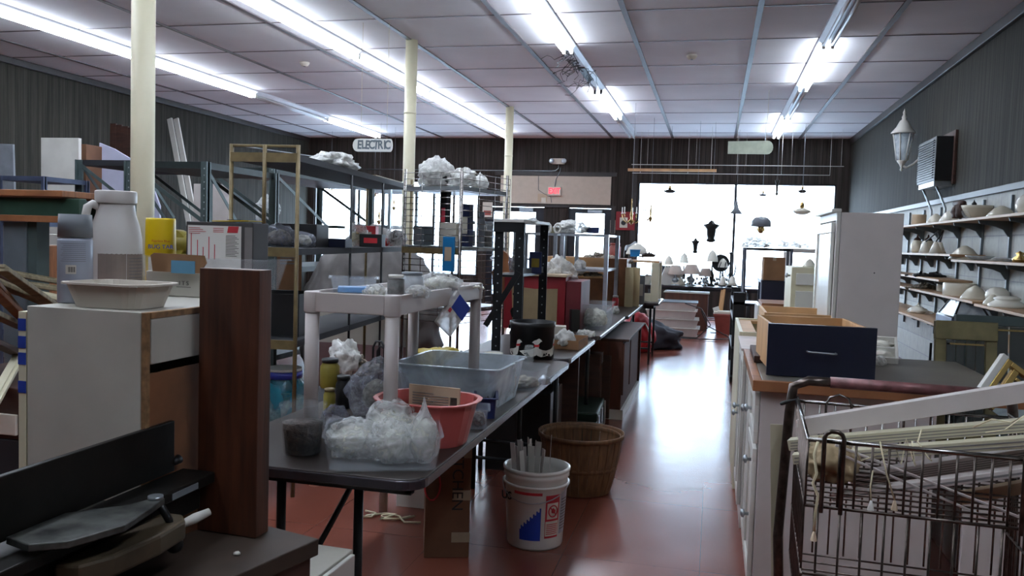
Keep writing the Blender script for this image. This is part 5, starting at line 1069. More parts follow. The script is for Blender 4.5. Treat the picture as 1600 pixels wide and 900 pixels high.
for k in range(120):
    x, y = rnd.uniform(-.8, .65), rnd.uniform(-.25, .2); b.blob((x, y, rnd.uniform(.02, .14)), (.022, .022, .03), k, .4, 2, 1)
b.build('crystal_parts', 'chrome', t)
t = thing('brown_desk', 'brown cabinet under the lamp table', 'cabinet', (-.78, 14.28, 0)); MB().box(0, .72, 0, .5, 0, .62).build('carcass', 'mahog', t, .004); MB().box(-.02, .74, -.02, .5, .62, .635).build('top', 'white', t, .002)
b = MB().box(-.05, .05, -.008, .008, 0, .45, TR(0, 0, 0, -.35, 'Y')); o = b.build('white_strip', 'white', None, loc=(.22, 14.1, 0.0)); tag(o, 'short white board leaning under the lamp table', 'board')
o = MB().bar((0, 0, 0), (.06, .06, .72), .09, .02).build('door_trim', 'woodp', None, loc=(.12, 14.2, 0)); tag(o, 'pale pine board standing under the lamp table', 'board')
# stack of drawers
pts = [(1.02, .03, 'bottommost of the four white drawers stacked on the floor before the window', 0), (.98, .05, 'second lowest of the four white stacked drawers', 1), (1.0, .0, 'third of the four white stacked drawers', 2), (1.05, -.03, 'topmost white drawer of the stack, grey board and papers on it', 3)]
for w_, dx, lab, k in pts:
    t = thing('stacked_drawer', lab, 'drawer', (-1.0+dx, 13.2, .135*k+.001), .02*(k % 2), group=None); q = .04
    w_ = w_*.78; MB().add([(q, 0, 0), (w_-q, 0, 0), (w_-q, .5, 0), (q, .5, 0), (0, -.03, .13), (w_, -.03, .13), (w_, .53, .13), (0, .53, .13)], [(0, 3, 2, 1), (4, 5, 6, 7), (0, 1, 5, 4), (1, 2, 6, 5), (2, 3, 7, 6), (3, 0, 4, 7)]).build('body', 'whitevinyl', t, .004)
    MB().box(-.01, w_+.01, -.04, .54, .122, .133).build('rim', 'white' if k < 3 else 'grey', t, .003)
t = thing('black_cable', 'black cable looping over the floor beside the stacked drawers', 'cable', (-.05, 13.2, .01)); MB().tube([(-.35, -.1, .52), (-.1, -.12, .45), (.05, -.1, .2), (-.15, -.25, .01), (-.45, -.3, .01), (-.3, -.42, .01), (.1, -.35, .01), (.35, -.1, .01), (.3, .2, .02), (.0, .3, .15), (-.1, .1, .40)], .009, 7).build('cable', 'black', t)
pa = at(1130, 518, Z=0); t = thing('waste_bin', 'terracotta square bin topped with flat papers on the floor before the window', 'bin', (pa.x-.01, pa.y-.35, 0)); q = .105
MB().add([(-q, -q, 0), (q, -q, 0), (q, q, 0), (-q, q, 0), (-.15, -.15, .30), (.15, -.15, .30), (.15, .15, .30), (-.15, .15, .30)], [(0, 3, 2, 1), (4, 5, 6, 7), (0, 1, 5, 4), (1, 2, 6, 5), (2, 3, 7, 6), (3, 0, 4, 7)]).build('body', 'terracotta', t, .006); MB().box(-.165, .165, -.165, .165, .30, .33).build('rim', 'terracotta', t, .004); MB().box(-.16, .14, -.14, .15, .331, .36).box(-.1, .15, -.1, .12, .361, .372).build('papers', 'paper', t, .002)
o = MB().box(.0, .45, 0, .35, 0, .012).build('floor_mat', 'capgrey', None, loc=(.0, 14.0, .0)); tag(o, 'pale flat sheet on the floor under the lamp table', 'sheet')
# hanging lamps
HZ = 2.93; t = thing('hanging_rail', 'thin white wire rail across the far window hung from the ceiling', 'rail', (-1.6, 16.0, 0))
MB().tube([(0, 0, HZ), (3.8, 0, HZ)], .006, 6).build('rail', 'white', t); MB().tube([(0, .25, HZ-.14), (3.6, .25, HZ-.14)], .006, 6).build('rail', 'white', t)
for x in (.3, 1.2, 2.1, 2.9, 3.75): MB().tube([(x, 0, HZ), (x, 0, ZC-.001)], .002, 5).build('hanger_wire', 'white', t); MB().tube([(x-.15, .25, HZ-.14), (x-.15, .25, ZC-.001)], .003, 5).build('hanger_wire', 'white', t)
t = thing('wood_rod', 'bare wooden rod hung over the window left part', 'rod', (-1.62, 15.6, 0)); zr_ = at(1050, 266, Y=15.6).z; MB().bar((0, 0, zr_), (1.6, 0, zr_), .05, .05).build('rod', 'woodp', t, .004)
for x in (.1, 1.5): MB().tube([(x, 0, zr_), (x, 0, ZC-.001)], .004, 5).build('hanger_wire', 'white', t)
def pendant(label, x0, x1, yt, yb, Y, kind, m='glassshade', top=ZC):
    f = fit(x0, x1, yt, yb, Y=Y); t = thing('hanging_lamp', label, 'hanging lamp', (f.p.x, Y, f.p.z)); w, h = f.w, f.h
    MB().tube([(0, 0, h*.9), (0, 0, top-f.p.z-.001)], .0022, 5).build('cord', 'capgrey', t)
    if kind == 'dome':
        MB().lathe([(.03*w, .98*h), (.3*w, .93*h), (.46*w, .75*h), (.5*w, .4*h), (.48*w, .4*h), (.42*w, .7*h), (0, .9*h)], 28).build('lamp_shade', m, t); MB().lathe([(0, 0), (.1*w, .04*h), (.17*w, .2*h), (.15*w, .5*h), (.1*w, .6*h), (0, .6*h)], 20).build('font', 'brass', t)
        for k in range(4): a = k*PI/2; MB().tube([(.16*w*math.cos(a), .16*w*math.sin(a), .1*h), (.19*w*math.cos(a), .19*w*math.sin(a), .4*h), (.1*w*math.cos(a), .1*w*math.sin(a), .95*h)], .006, 5).build('frame_rod', 'brass', t)
    elif kind == 'saucer':
        MB().lathe([(0, .45*h), (.2*w, .5*h), (.5*w, .3*h), (.49*w, .2*h), (.3*w, .05*h), (0, 0)], 28).build('lamp_shade', m, t); MB().lathe([(0, 1*h), (.1*w, .9*h), (.14*w, .55*h), (0, .45*h)], 16).build('cap', 'brass', t)
    elif kind == 'cone':
        MB().lathe([(.04*w, h), (.1*w, .75*h), (.2*w, .35*h), (.5*w, 0), (.48*w, 0), (.16*w, .35*h), (0, .7*h)], 24).build('lamp_shade', m, t)
    elif kind == 'lantern':
        MB().lathe([(0, 0), (.2*w, .03*h), (.3*w, .1*h), (.2*w, .18*h), (.24*w, .3*h), (.28*w, .6*h), (.5*w, .78*h), (.2*w, .85*h), (.12*w, .95*h), (0, h)], 8).build('lantern_body', 'castiron', t)
    elif kind == 'chandelier':
        MB().lathe([(0, 0), (.03*w, .02*h), (.09*w, .12*h), (.03*w, .24*h), (.06*w, .4*h), (.02*w, .6*h), (.02*w, .95*h), (0, h)], 14).build('stem', 'brass', t)
        for k in range(5):
            a = k*2*PI/5+.3; ca, sa = math.cos(a), math.sin(a)
            MB().tube([(.05*w*ca, .05*w*sa, .2*h), (.2*w*ca, .2*w*sa, .08*h), (.4*w*ca, .4*w*sa, .2*h), (.44*w*ca, .44*w*sa, .42*h)], .008, 6).build('arm', 'brass', t)
            MB().lathe([(0, .42*h), (.05*w, .43*h), (.05*w, .45*h), (.02*w, .46*h), (.02*w, .66*h), (0, .67*h)], 10, TR(.44*w*ca, .44*w*sa, 0)).build('candle', 'white', t)
    return t
pendant('nearer brass chandelier with white candles beside the window left edge', 968, 1004, 310, 352, 13.0, 'chandelier')
pendant('second chandelier glittering just inside the window left edge', 1002, 1030, 305, 348, 14.5, 'chandelier')
pendant('small dark fitting high in the window left part', 1037, 1056, 290, 302, 15.5, 'saucer', 'castiron')
pendant('dark iron lantern hanging in the middle of the far window', 1097, 1124, 344, 379, 15.0, 'lantern')
pendant('small lantern hanging low left of the iron lantern', 1079, 1093, 372, 396, 14.9, 'lantern')
pendant('cone shaped pendant below the window middle bar', 1140, 1160, 312, 334, 16.0, 'cone', 'capgrey')
pendant('large dome hanging lamp with brass frame in the window right half', 1173, 1204, 338, 365, 15.0, 'dome', 'capgrey')
pendant('tiny saucer pendant high in the window right half', 1186, 1198, 298, 307, 15.6, 'saucer', 'capgrey')
pendant('wide pale green saucer pendant at the window right', 1239, 1266, 315, 336, 15.2, 'saucer', 'glassshade')
pendant('small dark twisted fitting high at the window right', 1247, 1260, 290, 302, 15.6, 'saucer', 'castiron')
pendant('thin stick pendant between the two high fittings', 1210, 1217, 276, 306, 15.9, 'lantern')
pendant('small pendant fitting in the upper left of the left window', 513, 522, 291, 298, 16.2, 'chandelier')
pendant('brass chandelier seen in the left window above the red box', 576, 608, 316, 352, 15.0, 'chandelier')
pendant('pair shaded chandelier in the left window near the column', 604, 626, 296, 330, 15.6, 'chandelier')
pendant('frosted pendant in the left window left of the chandelier', 578, 592, 296, 308, 15.8, 'dome', 'fabric')
# ---------------------------------------------------------------- far wall fittings
pl = thing('over_door_board', 'long off white board across the wall over the two doors', 'board', (-4.49, YF, 0)); MB().box(0, 2.36, -.02, -.002, 2.21, 2.795).build('board', mat('aged_white_board', (186, 172, 156), .6, var=.05), pl, .002); MB().tube([(.82, -.03, 2.79), (.83, -.03, 2.5), (.95, -.03, 2.42), (1.1, -.03, 2.36), (1.12, -.03, 2.24)], .006, 6).build('cord', 'grey', pl)
MB().box(.82, 1.02, -.028, -.021, 2.25, 2.42).build('faded_notice', 'beige', pl); MB().box(.9, 1.0, -.035, -.029, 2.22, 2.34).build('switch_plate', 'paper', pl, .003)
t = thing('exit_sign', 'white box sign with red EXIT letters above the right door', 'sign', (-3.31, YF-.021, 2.475)); MB().box(-.14, .14, -.05, 0, -.095, .095).build('housing', 'paper', t, .006); MT['redglow'] = mat('lit_red_letters', (255, 50, 66), .4, var=0, emit=1.2)
text('EXIT', .165, 'redglow', t, (0, -.0515, 0), bold=.004, xs=.72); MB().tube([(.0, -.015, .095), (.02, -.01, .25), (.1, -.008, .42), (.11, -.008, .5)], .008, 6).build('conduit', 'grey', t)
t = thing('emergency_light', 'pale emergency light box with two round lamps above the exit sign', 'emergency light', (-3.25, YF-.002, 3.10)); MB().box(-.13, .13, -.07, 0, -.06, .06).build('housing', 'paper', t, .008)
for s in (-1, 1): MB().lathe([(0, 0), (.03, 0), (.055, .05), (.05, .055), (0, .05)], 20).build('lamp_head', 'silver', t, loc=(s*.13, -.07, -.0), rot=(PI/2, 0, 0))
t = thing('conduit_pipe', 'thin metal conduit running left along the far wall from the emergency light', 'pipe', (-3.25, YF-.012, 0)); MB().tube([(0, 0, 3.03), (0, 0, 2.96), (-.06, 0, 2.91), (-.15, 0, 2.90), (-4.5, 0, 2.89)], .01, 8).build('pipe', 'silver', t)
t = thing('gauge_board', 'dark red panel on the wall by the window with a square glass gauge', 'panel', (-1.80, YF-.002, 1.70)); MB().box(-.2, .19, -.03, 0, -.0, .38).build('panel', 'red', t, .004); MB().box(-.12, .04, -.04, -.031, .05, .26).build('gauge_frame', 'paper', t, .003); MB().cyl(.05, 0, .006, 20).build('gauge', 'black', t, loc=(-.04, -.042, .15), rot=(PI/2, 0, 0))
t = thing('door_notice', 'white paper notice taped beside the doors behind the steel rack', 'notice', (-3.3, YF-.002, 1.55)); MB().box(-.12, .12, -.003, 0, 0, .16).build('sheet', 'paper', t)
for k in range(5): MB().box(-.09, .09-.02*(k % 2), -.0045, -.0032, .03+.024*k, .037+.024*k).build('text_line', 'inkgrey', t)
t = thing('wall_notice', 'small white and orange poster on the far wall seen through the wire rack', 'notice', (-4.88, YF-.002, 1.9)); MB().box(-.0, .22, -.003, 0, 0, .32).build('sheet', 'paper', t); MB().box(.03, .19, -.005, -.0032, .04, .14).build('orange_patch', 'terracotta', t)
# hanging signs
def sign(label, x0, x1, yt, yb, Y, word):
    f = fit(x0, x1, yt, yb, Y=Y); t = thing('hanging_sign', label, 'sign', (f.p.x, Y, f.p.z+f.h/2), .03 if word else -.02); w, h = f.w/2, f.h/2; P = []
    for k in range(9): q = -PI/2+k*PI/8; P.append((w-h*(.8 if not word else .35)+h*(.8 if not word else .35)*math.cos(q), h*math.sin(q)))
    if word:
        for k in range(9): q = PI/2+k*PI/8; P.append((-w+h*.8+h*.8*math.cos(q), h*math.sin(q)))
    else: P += [(-w, h*.9), (-w, -h*.95)]
    MB().prism(P, -.006, .006).build('board', 'whitegloss' if word else mat('pale_green_card', (186, 196, 176), .6), t, .001)
    for s in (-.6, .7): MB().tube([(s*w, 0, h*.9), (s*w, 0, ZC-f.p.z-f.h/2-.001)], .0018, 5).build('string', 'string', t)
    if word:
        x = -w*.74
        for i, c in enumerate(word): text(c, h*(1.85 if c != 'T' else 1.95), 'grey', t, (x+w*.09, -.0075, (-.0, .02, -.01, .01, -.02, .02, 0, .01)[i]*h), (PI/2, (.05, -.04, .06, -.05, .08, 0, -.03, .05)[i], 0), bold=.004, xs=.78); x += w*(.21, .19, .22, .22, .21, .22, .14, .2)[i]
    return t
sign('white rounded board hand lettered ELECTRIC hanging by strings', 549, 615, 217, 237, 8.0, 'ELECTRIC'); sign('blank pale board rounded at its right end hanging by strings', 1138, 1206, 220, 241, 12.0, '')
# smoke detectors
for px, py, lab in ((476, 101, 'white round smoke detector on the ceiling left of centre'), (1081, 90, 'white round smoke detector on the ceiling at the right')):
    pa = at(px, py, Z=ZC-.03); t = thing('smoke_detector', lab, 'smoke detector', (pa.x, pa.y, ZC-.001)); MB().lathe([(0, -.05), (.04, -.048), (.05, -.03), (.06, -.02), (.06, 0), (0, 0)], 24).build('body', 'paper', t); MB().cyl(.015, -.055, -.049, 12).build('button', 'capgrey', t)
# ---------------------------------------------------------------- right wall: lantern, air conditioner, shelves
pa = at(1432, 222, X=2.44); t = thing('wall_lantern', 'white six sided coach lantern on a bracket high on the right wall', 'wall lamp', (XR-.22, pa.y, at(1410, 222, X=2.3).z-.25))
MB().lathe([(0, 0), (.06, 0), (.07, .02), (.115, .34), (.0, .34)], 6).build('glass', 'milky', t)
b = MB()
for k in range(6): a = k*PI/3; b.tube([(.065*math.cos(a), .065*math.sin(a), 0), (.12*math.cos(a), .12*math.sin(a), .34)], .008, 6)
b.build('cage', 'white', t); MB().lathe([(.14, .34), (.15, .35), (.09, .42), (.05, .50), (.025, .52), (.03, .55), (.015, .58), (.02, .61), (0, .66), (0, .34)], 24).build('roof', 'white', t); MB().lathe([(0, -.14), (.02, -.12), (.012, -.09), (.03, -.05), (.06, -.01), (.06, 0), (0, 0)], 16).build('finial', 'white', t)
MB().tube([(0, 0, -.06), (.06, 0, -.09), (.14, 0, -.04), (.2, 0, .02)], .014, 10).build('arm', 'white', t); MB().cyl(.06, .0, .02, 20, TR(.198, 0, .02, PI/2, 'Y')).build('wall_plate', 'white', t, .004)
ya, yb2 = 9.95, 10.85; za, zb = 2.22, 2.72
t = thing('air_conditioner', 'black louvred window air conditioner through the right wall with metal bracket under it', 'air conditioner', (XR, ya, za))
MB().box(-.20, -.001, 0, .80, 0, .48).build('case', 'black', t, .006); MB().box(-.03, -.001, -.06, -.002, -.04, .54).box(-.03, -.001, .802, .86, -.04, .54).box(-.03, -.001, 0, .8, .482, .54).build('wood_surround', 'woodd', t, .003)
b = MB()
for k in range(16): b.box(-.215, -.201, .06, .76, .03+k*.027, .04+k*.027)
b.build('louvres', 'blackmetal', t); MB().box(-.19, 0, .05, .75, -.06, -.001).build('support_tray', 'silver', t, .003)
MB().tube([(-.15, .1, -.06), (-.045, .1, -.3), (-.045, .1, -.44)], .012, 6).build('bracket', 'silver', t); MB().tube([(-.15, .7, -.06), (-.045, .7, -.3), (-.045, .7, -.44)], .012, 6).build('bracket', 'silver', t)
def wshelf(label, y0, y1, z, x0=2.2, m='woodp'):
    t = thing('wall_shelf', label, 'shelf', (XR, y0, z), 0, 'shelves on the right wall'); MB().box(x0-XR, .012, 0, y1-y0, -.022, 0).build('board', m, t, .002)
    k = .35
    while k < y1-y0: MB().prism([(.01, -.023), (x0-XR+.04, -.023), (x0-XR+.05, -.05), (-.12, -.075), (-.06, -.10), (-.02, -.16), (.01, -.16)], k-.008, k+.008).build('bracket', 'grey', t); k += .78
    return t
MT['shelfwood'] = mat('shelf_pine', (168, 136, 104), .55, var=.2, scale=4, stretch=(1, .2, 1))
wshelf('topmost wooden wall shelf holding glass lamp shades', 4.6, 12.6, 1.745, m='shelfwood'); wshelf('second wall shelf, nearer part with the wide cone shade', 4.6, 8.7, 1.37, m='shelfwood'); wshelf('second wall shelf, farther part with the caged jar lights', 8.75, 12.6, 1.42, m='shelfwood')
wshelf('short wall shelf between the second and third, loaded with black fittings', 9.1, 12.6, 1.16, m='shelfwood'); wshelf('third wall shelf, nearer part with globes', 4.6, 7.9, 1.0, m='shelfwood'); wshelf('third wall shelf, farther part with the drum shade', 7.95, 12.6, 1.015, m='shelfwood'); wshelf('lowest wall shelf with the black lantern lid', 5.6, 12.6, .74, 2.1, m='shelfwood')
for i in range(11):
    y = 4.95+i*.78; o = MB().box(-.012, .011, y-.012, y+.012, .5, 1.95).build('shelf_standard', 'grey', None, loc=(XR, 0, 0)); tag(o, 'slotted metal upright holding the shelves on the right wall', 'upright', 'shelf uprights')
def sh(x0, x1, yt, yb, z, X=2.33): f = fit(x0, x1, yt, yb, X=X); f.p.z = z+.001; return f
BW = [(0, 0), (.3, 0), (.7, .35), (.95, .8), (1, 1), (.96, 1), (.66, .4), (.28, .06), (0, .05)]; DM_ = [(0, 1), (.12, .99), (.5, .75), (.85, .3), (1, 0), (.97, 0), (.8, .28), (.45, .7), (0, .93)]
GL = [(0, 0), (.4, 0), (.7, .08), (.95, .3), (1, .5), (.92, .72), (.65, .92), (.4, 1), (0, 1)]; DRM = [(0, 0), (.96, 0), (1, .05), (1, .95), (.98, 1), (.94, 1), (.94, .1), (0, .1)]
S1 = 1.745
for nm, lab, cat, f, pf, m in [
 ('glass_bowl', 'small tan banded bowl shade at the far end of the top shelf', 'lamp shade', sh(1425, 1446, 333, 350, S1), DRM, 'beige'),
 ('glass_bowl', 'upturned cream bowl shade with dark rim on the top shelf', 'lamp shade', sh(1448, 1476, 330, 346, S1), DM_, 'glassshade'),
 ('glass_cone', 'cone shade behind the dark carved fitting on the top shelf', 'lamp shade', sh(1468, 1498, 326, 345, S1), DM_, 'opal'),
 ('glass_bowl', 'very wide white bowl shade on the top shelf', 'lamp shade', sh(1503, 1550, 317, 340, S1, 2.36), BW, 'glassshade'),
 ('cake_cover', 'broad shallow dome shade with silver band on the top shelf', 'lamp shade', sh(1542, 1588, 317, 336, S1, 2.36), DM_, 'glassshade'),
 ('glass_globe', 'large white globe at the near end of the top shelf', 'globe shade', sh(1588, 1622, 302, 334, S1, 2.36), GL, 'opal'),
 ('crystal_bowl', 'small cut crystal bowl on the top shelf before the wide bowl', 'bowl', sh(1502, 1522, 328, 342, S1, 2.3), BW, 'glass'),
 ('cone_shade', 'wide cone pendant shade with brown rim on the second shelf', 'lamp shade', sh(1484, 1530, 380, 402, 1.37), DM_, 'glassshade'),
 ('glass_dish', 'flat clear dish shade on the second shelf', 'dish', sh(1510, 1552, 395, 402, 1.37), BW, 'milky'),
 ('glass_dish', 'second flat glass dish toward the near end of the second shelf', 'dish', sh(1555, 1592, 402, 408, 1.37), BW, 'milky'),
 ('drum_shade', 'white drum shade with silver foot on the third shelf', 'lamp shade', sh(1475, 1525, 438, 460, 1.0), DRM, 'glassshade'),
 ('drum_shade', 'second drum shade half behind the first on the third shelf', 'lamp shade', sh(1464, 1486, 438, 456, 1.015, 2.4), DRM, 'glassshade'),
 ('glass_globe', 'white globe with dark fitting on the third shelf', 'globe shade', sh(1541, 1576, 436, 462, 1.0, 2.38), GL, 'opal'),
 ('glass_bowl', 'yellowish bowl shade behind the stacked white ones', 'lamp shade', sh(1536, 1566, 459, 476, 1.0, 2.28), DM_, 'glassshade'),
 ('ceiling_shade', 'white shade with stepped rim at the near end of the third shelf', 'lamp shade', sh(1546, 1600, 462, 480, 1.0, 2.3), [(0, 1), (.5, .97), (.7, .8), (.72, .7), (.6, .62), (.75, .5), (1, .2), (1, 0), (.95, 0), (0, .5)], 'opal'),
]: lathe_item(nm, lab, cat, f, pf, m)
lathe_item('ribbed_globe', 'ribbed cream globe shade on the third shelf', 'globe shade', sh(1500, 1545, 452, 476, 1.0, 2.3), DM_, 'glassshade', ribs=22)
for x0, x1, lab in ((1423, 1441, 'farther caged glass jar light with brown cap'), (1439, 1459, 'nearer caged glass jar light with brown cap')): lathe_item('jar_light', lab+' on the second shelf', 'lamp', sh(x0, x1, 371, 400, 1.42), [(0, 0), (.7, 0), (.95, .1), (1, .4), (.8, .62), (.5, .70), (0, .7)], 'glassshade', parts=[('cap', [(.62, .68), (.5, .78), (.2, .85), (.1, 1), (0, 1), (0, .68)], 'woodd')])
t = thing('arm_chandelier', 'dark three armed fitting with small bell shades on the second shelf', 'chandelier', sh(1455, 1480, 378, 402, 1.42).p); MB().tube([(-.1, .2, .12), (0, .1, .24), (0, 0, .12), (0, -.1, .24), (-.1, -.25, .12)], .008, 6).tube([(0, 0, .0), (0, 0, .12)], .01, 6).build('arms', 'blackmetal', t)
for y in (-.25, 0, .2): MB().lathe([(.02, .12), (.03, .09), (.065, .0), (.06, 0), (.02, .1)], 16, TR(-.1 if y else 0, y, .001)).build('bell_shade', 'opal', t)
t = thing('carved_fitting', 'dark brown carved wooden fitting hanging over the top shelf edge', 'fitting', sh(1482, 1508, 320, 345, S1, 2.28).p); MB().blob((0, 0, .08), (.05, .05, .08), 3, .4, 3, 3).blob((0, -.14, .09), (.05, .05, .09), 4, .4, 3, 3).tube([(0, -.2, .16), (0, .1, .17)], .025, 8).build('carving', 'woodd', t)
lathe_item('finial', 'dark turned finial standing behind the wide bowl on the top shelf', 'ornament', sh(1516, 1527, 296, 330, S1, 2.42), [(0, 0), (.8, 0), (.5, .2), (1, .4), (.4, .6), (.7, .8), (.2, .9), (0, 1)], 'castiron')
lathe_item('brass_fitting', 'brass and black fitting at the near end of the second shelf', 'fitting', sh(1582, 1604, 392, 410, 1.37), [(0, 0), (.9, 0), (1, .3), (.4, .6), (.6, .8), (0, 1)], 'brass')
heap('black wire fittings heaped on the short shelf', sh(1424, 1482, 424, 434, 1.16), 'blackmetal', 301, D=.2, n=24)
heap('glass and gold odds and ends at the far end of the third shelf', sh(1424, 1464, 436, 452, 1.015), 'clutter', 302, D=.2, n=40)
heap('white shell shades and rods on the lowest shelf behind the tall cabinet', sh(1418, 1450, 468, 490, .74, 2.25), 'opal', 303, D=.2, n=24)
# black lantern lid on bluish box
t = thing('blue_grey_box', 'blue grey box under the black lantern lid', 'box', (1.92, 7.2, .0)); pa = sh(1455, 1500, 492, 508, .741, 2.15).p; t.location = (2.12, pa.y-.1, .741); MB().box(-.0, .3, -.2, .35, 0, .10).build('body', 'bluegrey', t, .004)
t = thing('lantern_lid', 'black framed sloping glass lantern lid on the blue box', 'lantern', (2.14, pa.y-.1, .842)); q = .30
P8 = [(0, -.2, 0), (.3, -.2, 0), (.3, .35, 0), (0, .35, 0)]; Q8 = [(.08, -.08, .16), (.22, -.08, .16), (.22, .23, .16), (.08, .23, .16)]
MB().add(P8+Q8, [(0, 1, 5, 4), (1, 2, 6, 5), (2, 3, 7, 6), (3, 0, 4, 7)]).build('panes', 'milky', t); b = MB()
for i in range(4): b.tube([P8[i], Q8[i]], .01, 6).tube([P8[i], P8[(i+1) % 4]], .012, 6).tube([Q8[i], Q8[(i+1) % 4]], .01, 6)
b.build('frame', 'black', t)
# fireplace doors etc.
t = thing('low_cabinet', 'low white cabinet behind the cart carrying the fireplace doors', 'cabinet', (1.12, 3.9, 0)); MB().box(0, 1.0, 0, .9, 0, .52).build('carcass', 'whitevinyl', t, .003)
def brassdoor(label, loc, w, h, lean, rz, fm, top=.09, n=4):
    t = thing('fireplace_door', label, 'fireplace door', loc, 0, rot=(lean, 0, rz)); b = MB(); b.box(0, w, -.02, .02, h-top, h).build('top_rail', fm, t, .004)
    MB().box(0, .05, -.012, .012, 0, h-top).box(w-.05, w, -.012, .012, 0, h-top).box(.05, w-.05, -.012, .012, 0, .05).build('frame', fm, t, .003)
    for k in range(n): x0 = .05+(w-.1)*k/n; MB().box(x0+.004, x0+(w-.1)/n-.004, -.004+.004*(k % 2), .004+.004*(k % 2), .05, h-top-.002).build('glass_leaf', 'smokeglass', t)
    MB().bar((.06, -.025, h-top-.02), (w-.06, -.025, h-top-.02), .008).build('handle_bar', 'brass', t)
    return t
pa = at(1462, 610, Y=4.3); brassdoor('brass railed fireplace glass doors leaning right of the counter', (at(1462, 600, Y=4.3).x, 4.3, .521), .275, at(1475, 500, Y=4.35).z-.521, -.12, .05, mat('aged_brass', (140, 130, 96), .35, .6, var=.25, scale=10))
brassdoor('darker fireplace glass doors behind the brass railed pair', (1.20, 4.52, .521), .60, at(1520, 492, Y=4.55).z-.521, -.12, .05, 'greengrey', .05, 5)
pa = at(1528, 625, Y=3.45); t = thing('leaning_mirror', 'bright brass and white framed mirror panels leaning at the right edge', 'mirror', (pa.x, 3.45, pa.z), 0, rot=(-.25, .62, .1))
MB().box(0, .022, -.012, .012, 0, .20).box(.04, .065, -.01, .014, 0, .19).box(.022, .5, -.012, .012, .178, .20).box(.065, .5, -.01, .014, .145, .160).build('frame', 'brass', t, .003); MB().box(.065, .5, 0, .006, 0, .145).build('mirror', 'mirror', t); MB().box(-.025, -.001, -.014, .014, -.01, .205).build('white_edge', 'whitegloss', t, .002)
t = thing('mirror_stand', 'plain crate under the leaning mirror panels', 'crate', (.98, 3.36, 0)); MB().box(.13, .9, .0, .3, 0, pa.z-.30).build('crate', 'white', t, .003)
t = thing('tool_stand', 'black iron fireplace tool set with curled feet beside the tall cabinet', 'tool set', (1.13, 4.75, .0)); 
for x, h in ((0, .95), (.06, .93), (.12, .9), (.18, .92)): MB().tube([(x, 0, .5), (x, .0, h)], .007, 6).build('tool', 'blackmetal', t)
b = MB()
for k in range(14): a = k*.9; b.tube([(.09+.13*math.cos(a+j*.5), .05+.10*math.sin(a*1.3+j*.5), .55+.02*k*.5+.03*math.sin(j+a)) for j in range(7)], .007, 6)
b.tube([(.02, .2, 0), (.05, .05, .5)], .01, 6).tube([(.2, .2, 0), (.14, .05, .5)], .01, 6).tube([(.1, -.1, 0), (.1, .0, .5)], .01, 6); b.build('curled_stand', 'blackmetal', t)
t = thing('stuffed_basket', 'dark bucket of pale cloth between the tall cabinet and the tool set', 'bucket', (1.20, 5.2, 0)); MB().lathe([(0, 0), (.09, 0), (.10, .60), (.095, .60), (0, .58)], 20).build('bucket', 'navy', t); MB().blob((0, 0, .68), (.085, .08, .11), 8, .3, 2, 3).build('cloth', 'glassshade', t)
# ---------------------------------------------------------------- shopping cart
MT['sleeve'] = mat('worn_maroon_sleeve', (128, 84, 84), .4, .2, var=.4, scale=26)
cx0, cx1, cn, cf = .232, .79, 2.02, 2.60
t = thing('shopping_cart', 'chrome wire shopping cart with worn maroon handle, loaded with blinds', 'cart', (cx0, cn, 0), -.05); w_ = cx1-cx0; l_ = cf-cn
zr0 = .98; zh = 1.03
MB().tube([(-.01, l_-.06, .12), (-.035, l_-.0, .55), (-.02, l_, zh-.10), (-.012, l_, zh-.02), (.03, l_, zh), (.12, l_, zh)], .0145, 12).build('handle_tube', 'oldchrome', t)
MB().tube([(w_+.01, l_-.06, .12), (w_+.035, l_, .55), (w_+.02, l_, zh-.10), (w_+.01, l_, zh-.02), (w_-.03, l_, zh), (w_-.05, l_, zh)], .0145, 12).build('handle_tube', 'oldchrome', t)
MB().tube([(.09, l_, zh), (w_-.04, l_, zh)], .0165, 14).build('handle_sleeve', 'sleeve', t)
def wires(nm, a, b, z0, z1, n, r, m='oldchrome'):
    a, b = Vector(a), Vector(b); q = MB()
    for k in range(n+1): p = a.lerp(b, k/n); q.tube([(p.x, p.y, z0), (p.x, p.y, z1)], r, 6)
    q.build(nm, m, t)
MB().tube([(0, 0, zr0), (w_, 0, zr0)], .0055, 8).build('top_rim', 'chrome', t); MB().tube([(0, 0, zr0), (0, l_-.02, zr0)], .0045, 8).build('top_rim', 'chrome', t); MB().tube([(w_, 0, zr0), (w_, l_-.02, zr0)], .0045, 8).build('top_rim', 'chrome', t); MB().tube([(0, l_-.02, zr0-.01), (w_, l_-.02, zr0-.01)], .005, 8).build('top_rim', 'chrome', t)
zl = .825; zb = .52
wires('front_wires', (.0, 0, 0), (w_, 0, 0), zl, zr0, 16, .003); wires('lower_front_wires', (.03, .01, 0), (w_, .01, 0), zb, zl, 11, .003); wires('side_wires', (0, .03, 0), (0, l_-.03, 0), zb, zr0, 14, .003); wires('side_wires', (w_, .03, 0), (w_, l_-.03, 0), zb, zr0, 14, .003); wires('rear_wires', (.02, l_-.02, 0), (w_-.02, l_-.02, 0), zb, zr0-.01, 12, .003, 'chrome')
for z, y in ((zl, 0), (zb, .01), (.66, .01)): MB().tube([(0, y, z), (w_, y, z)], .0042, 6).build('cross_rail', 'oldchrome', t)
for z in (zl, zb, .66): 
    for x in (0, w_): MB().tube([(x, 0, z), (x, l_-.02, z)], .0038, 6).build('side_rail', 'oldchrome', t)
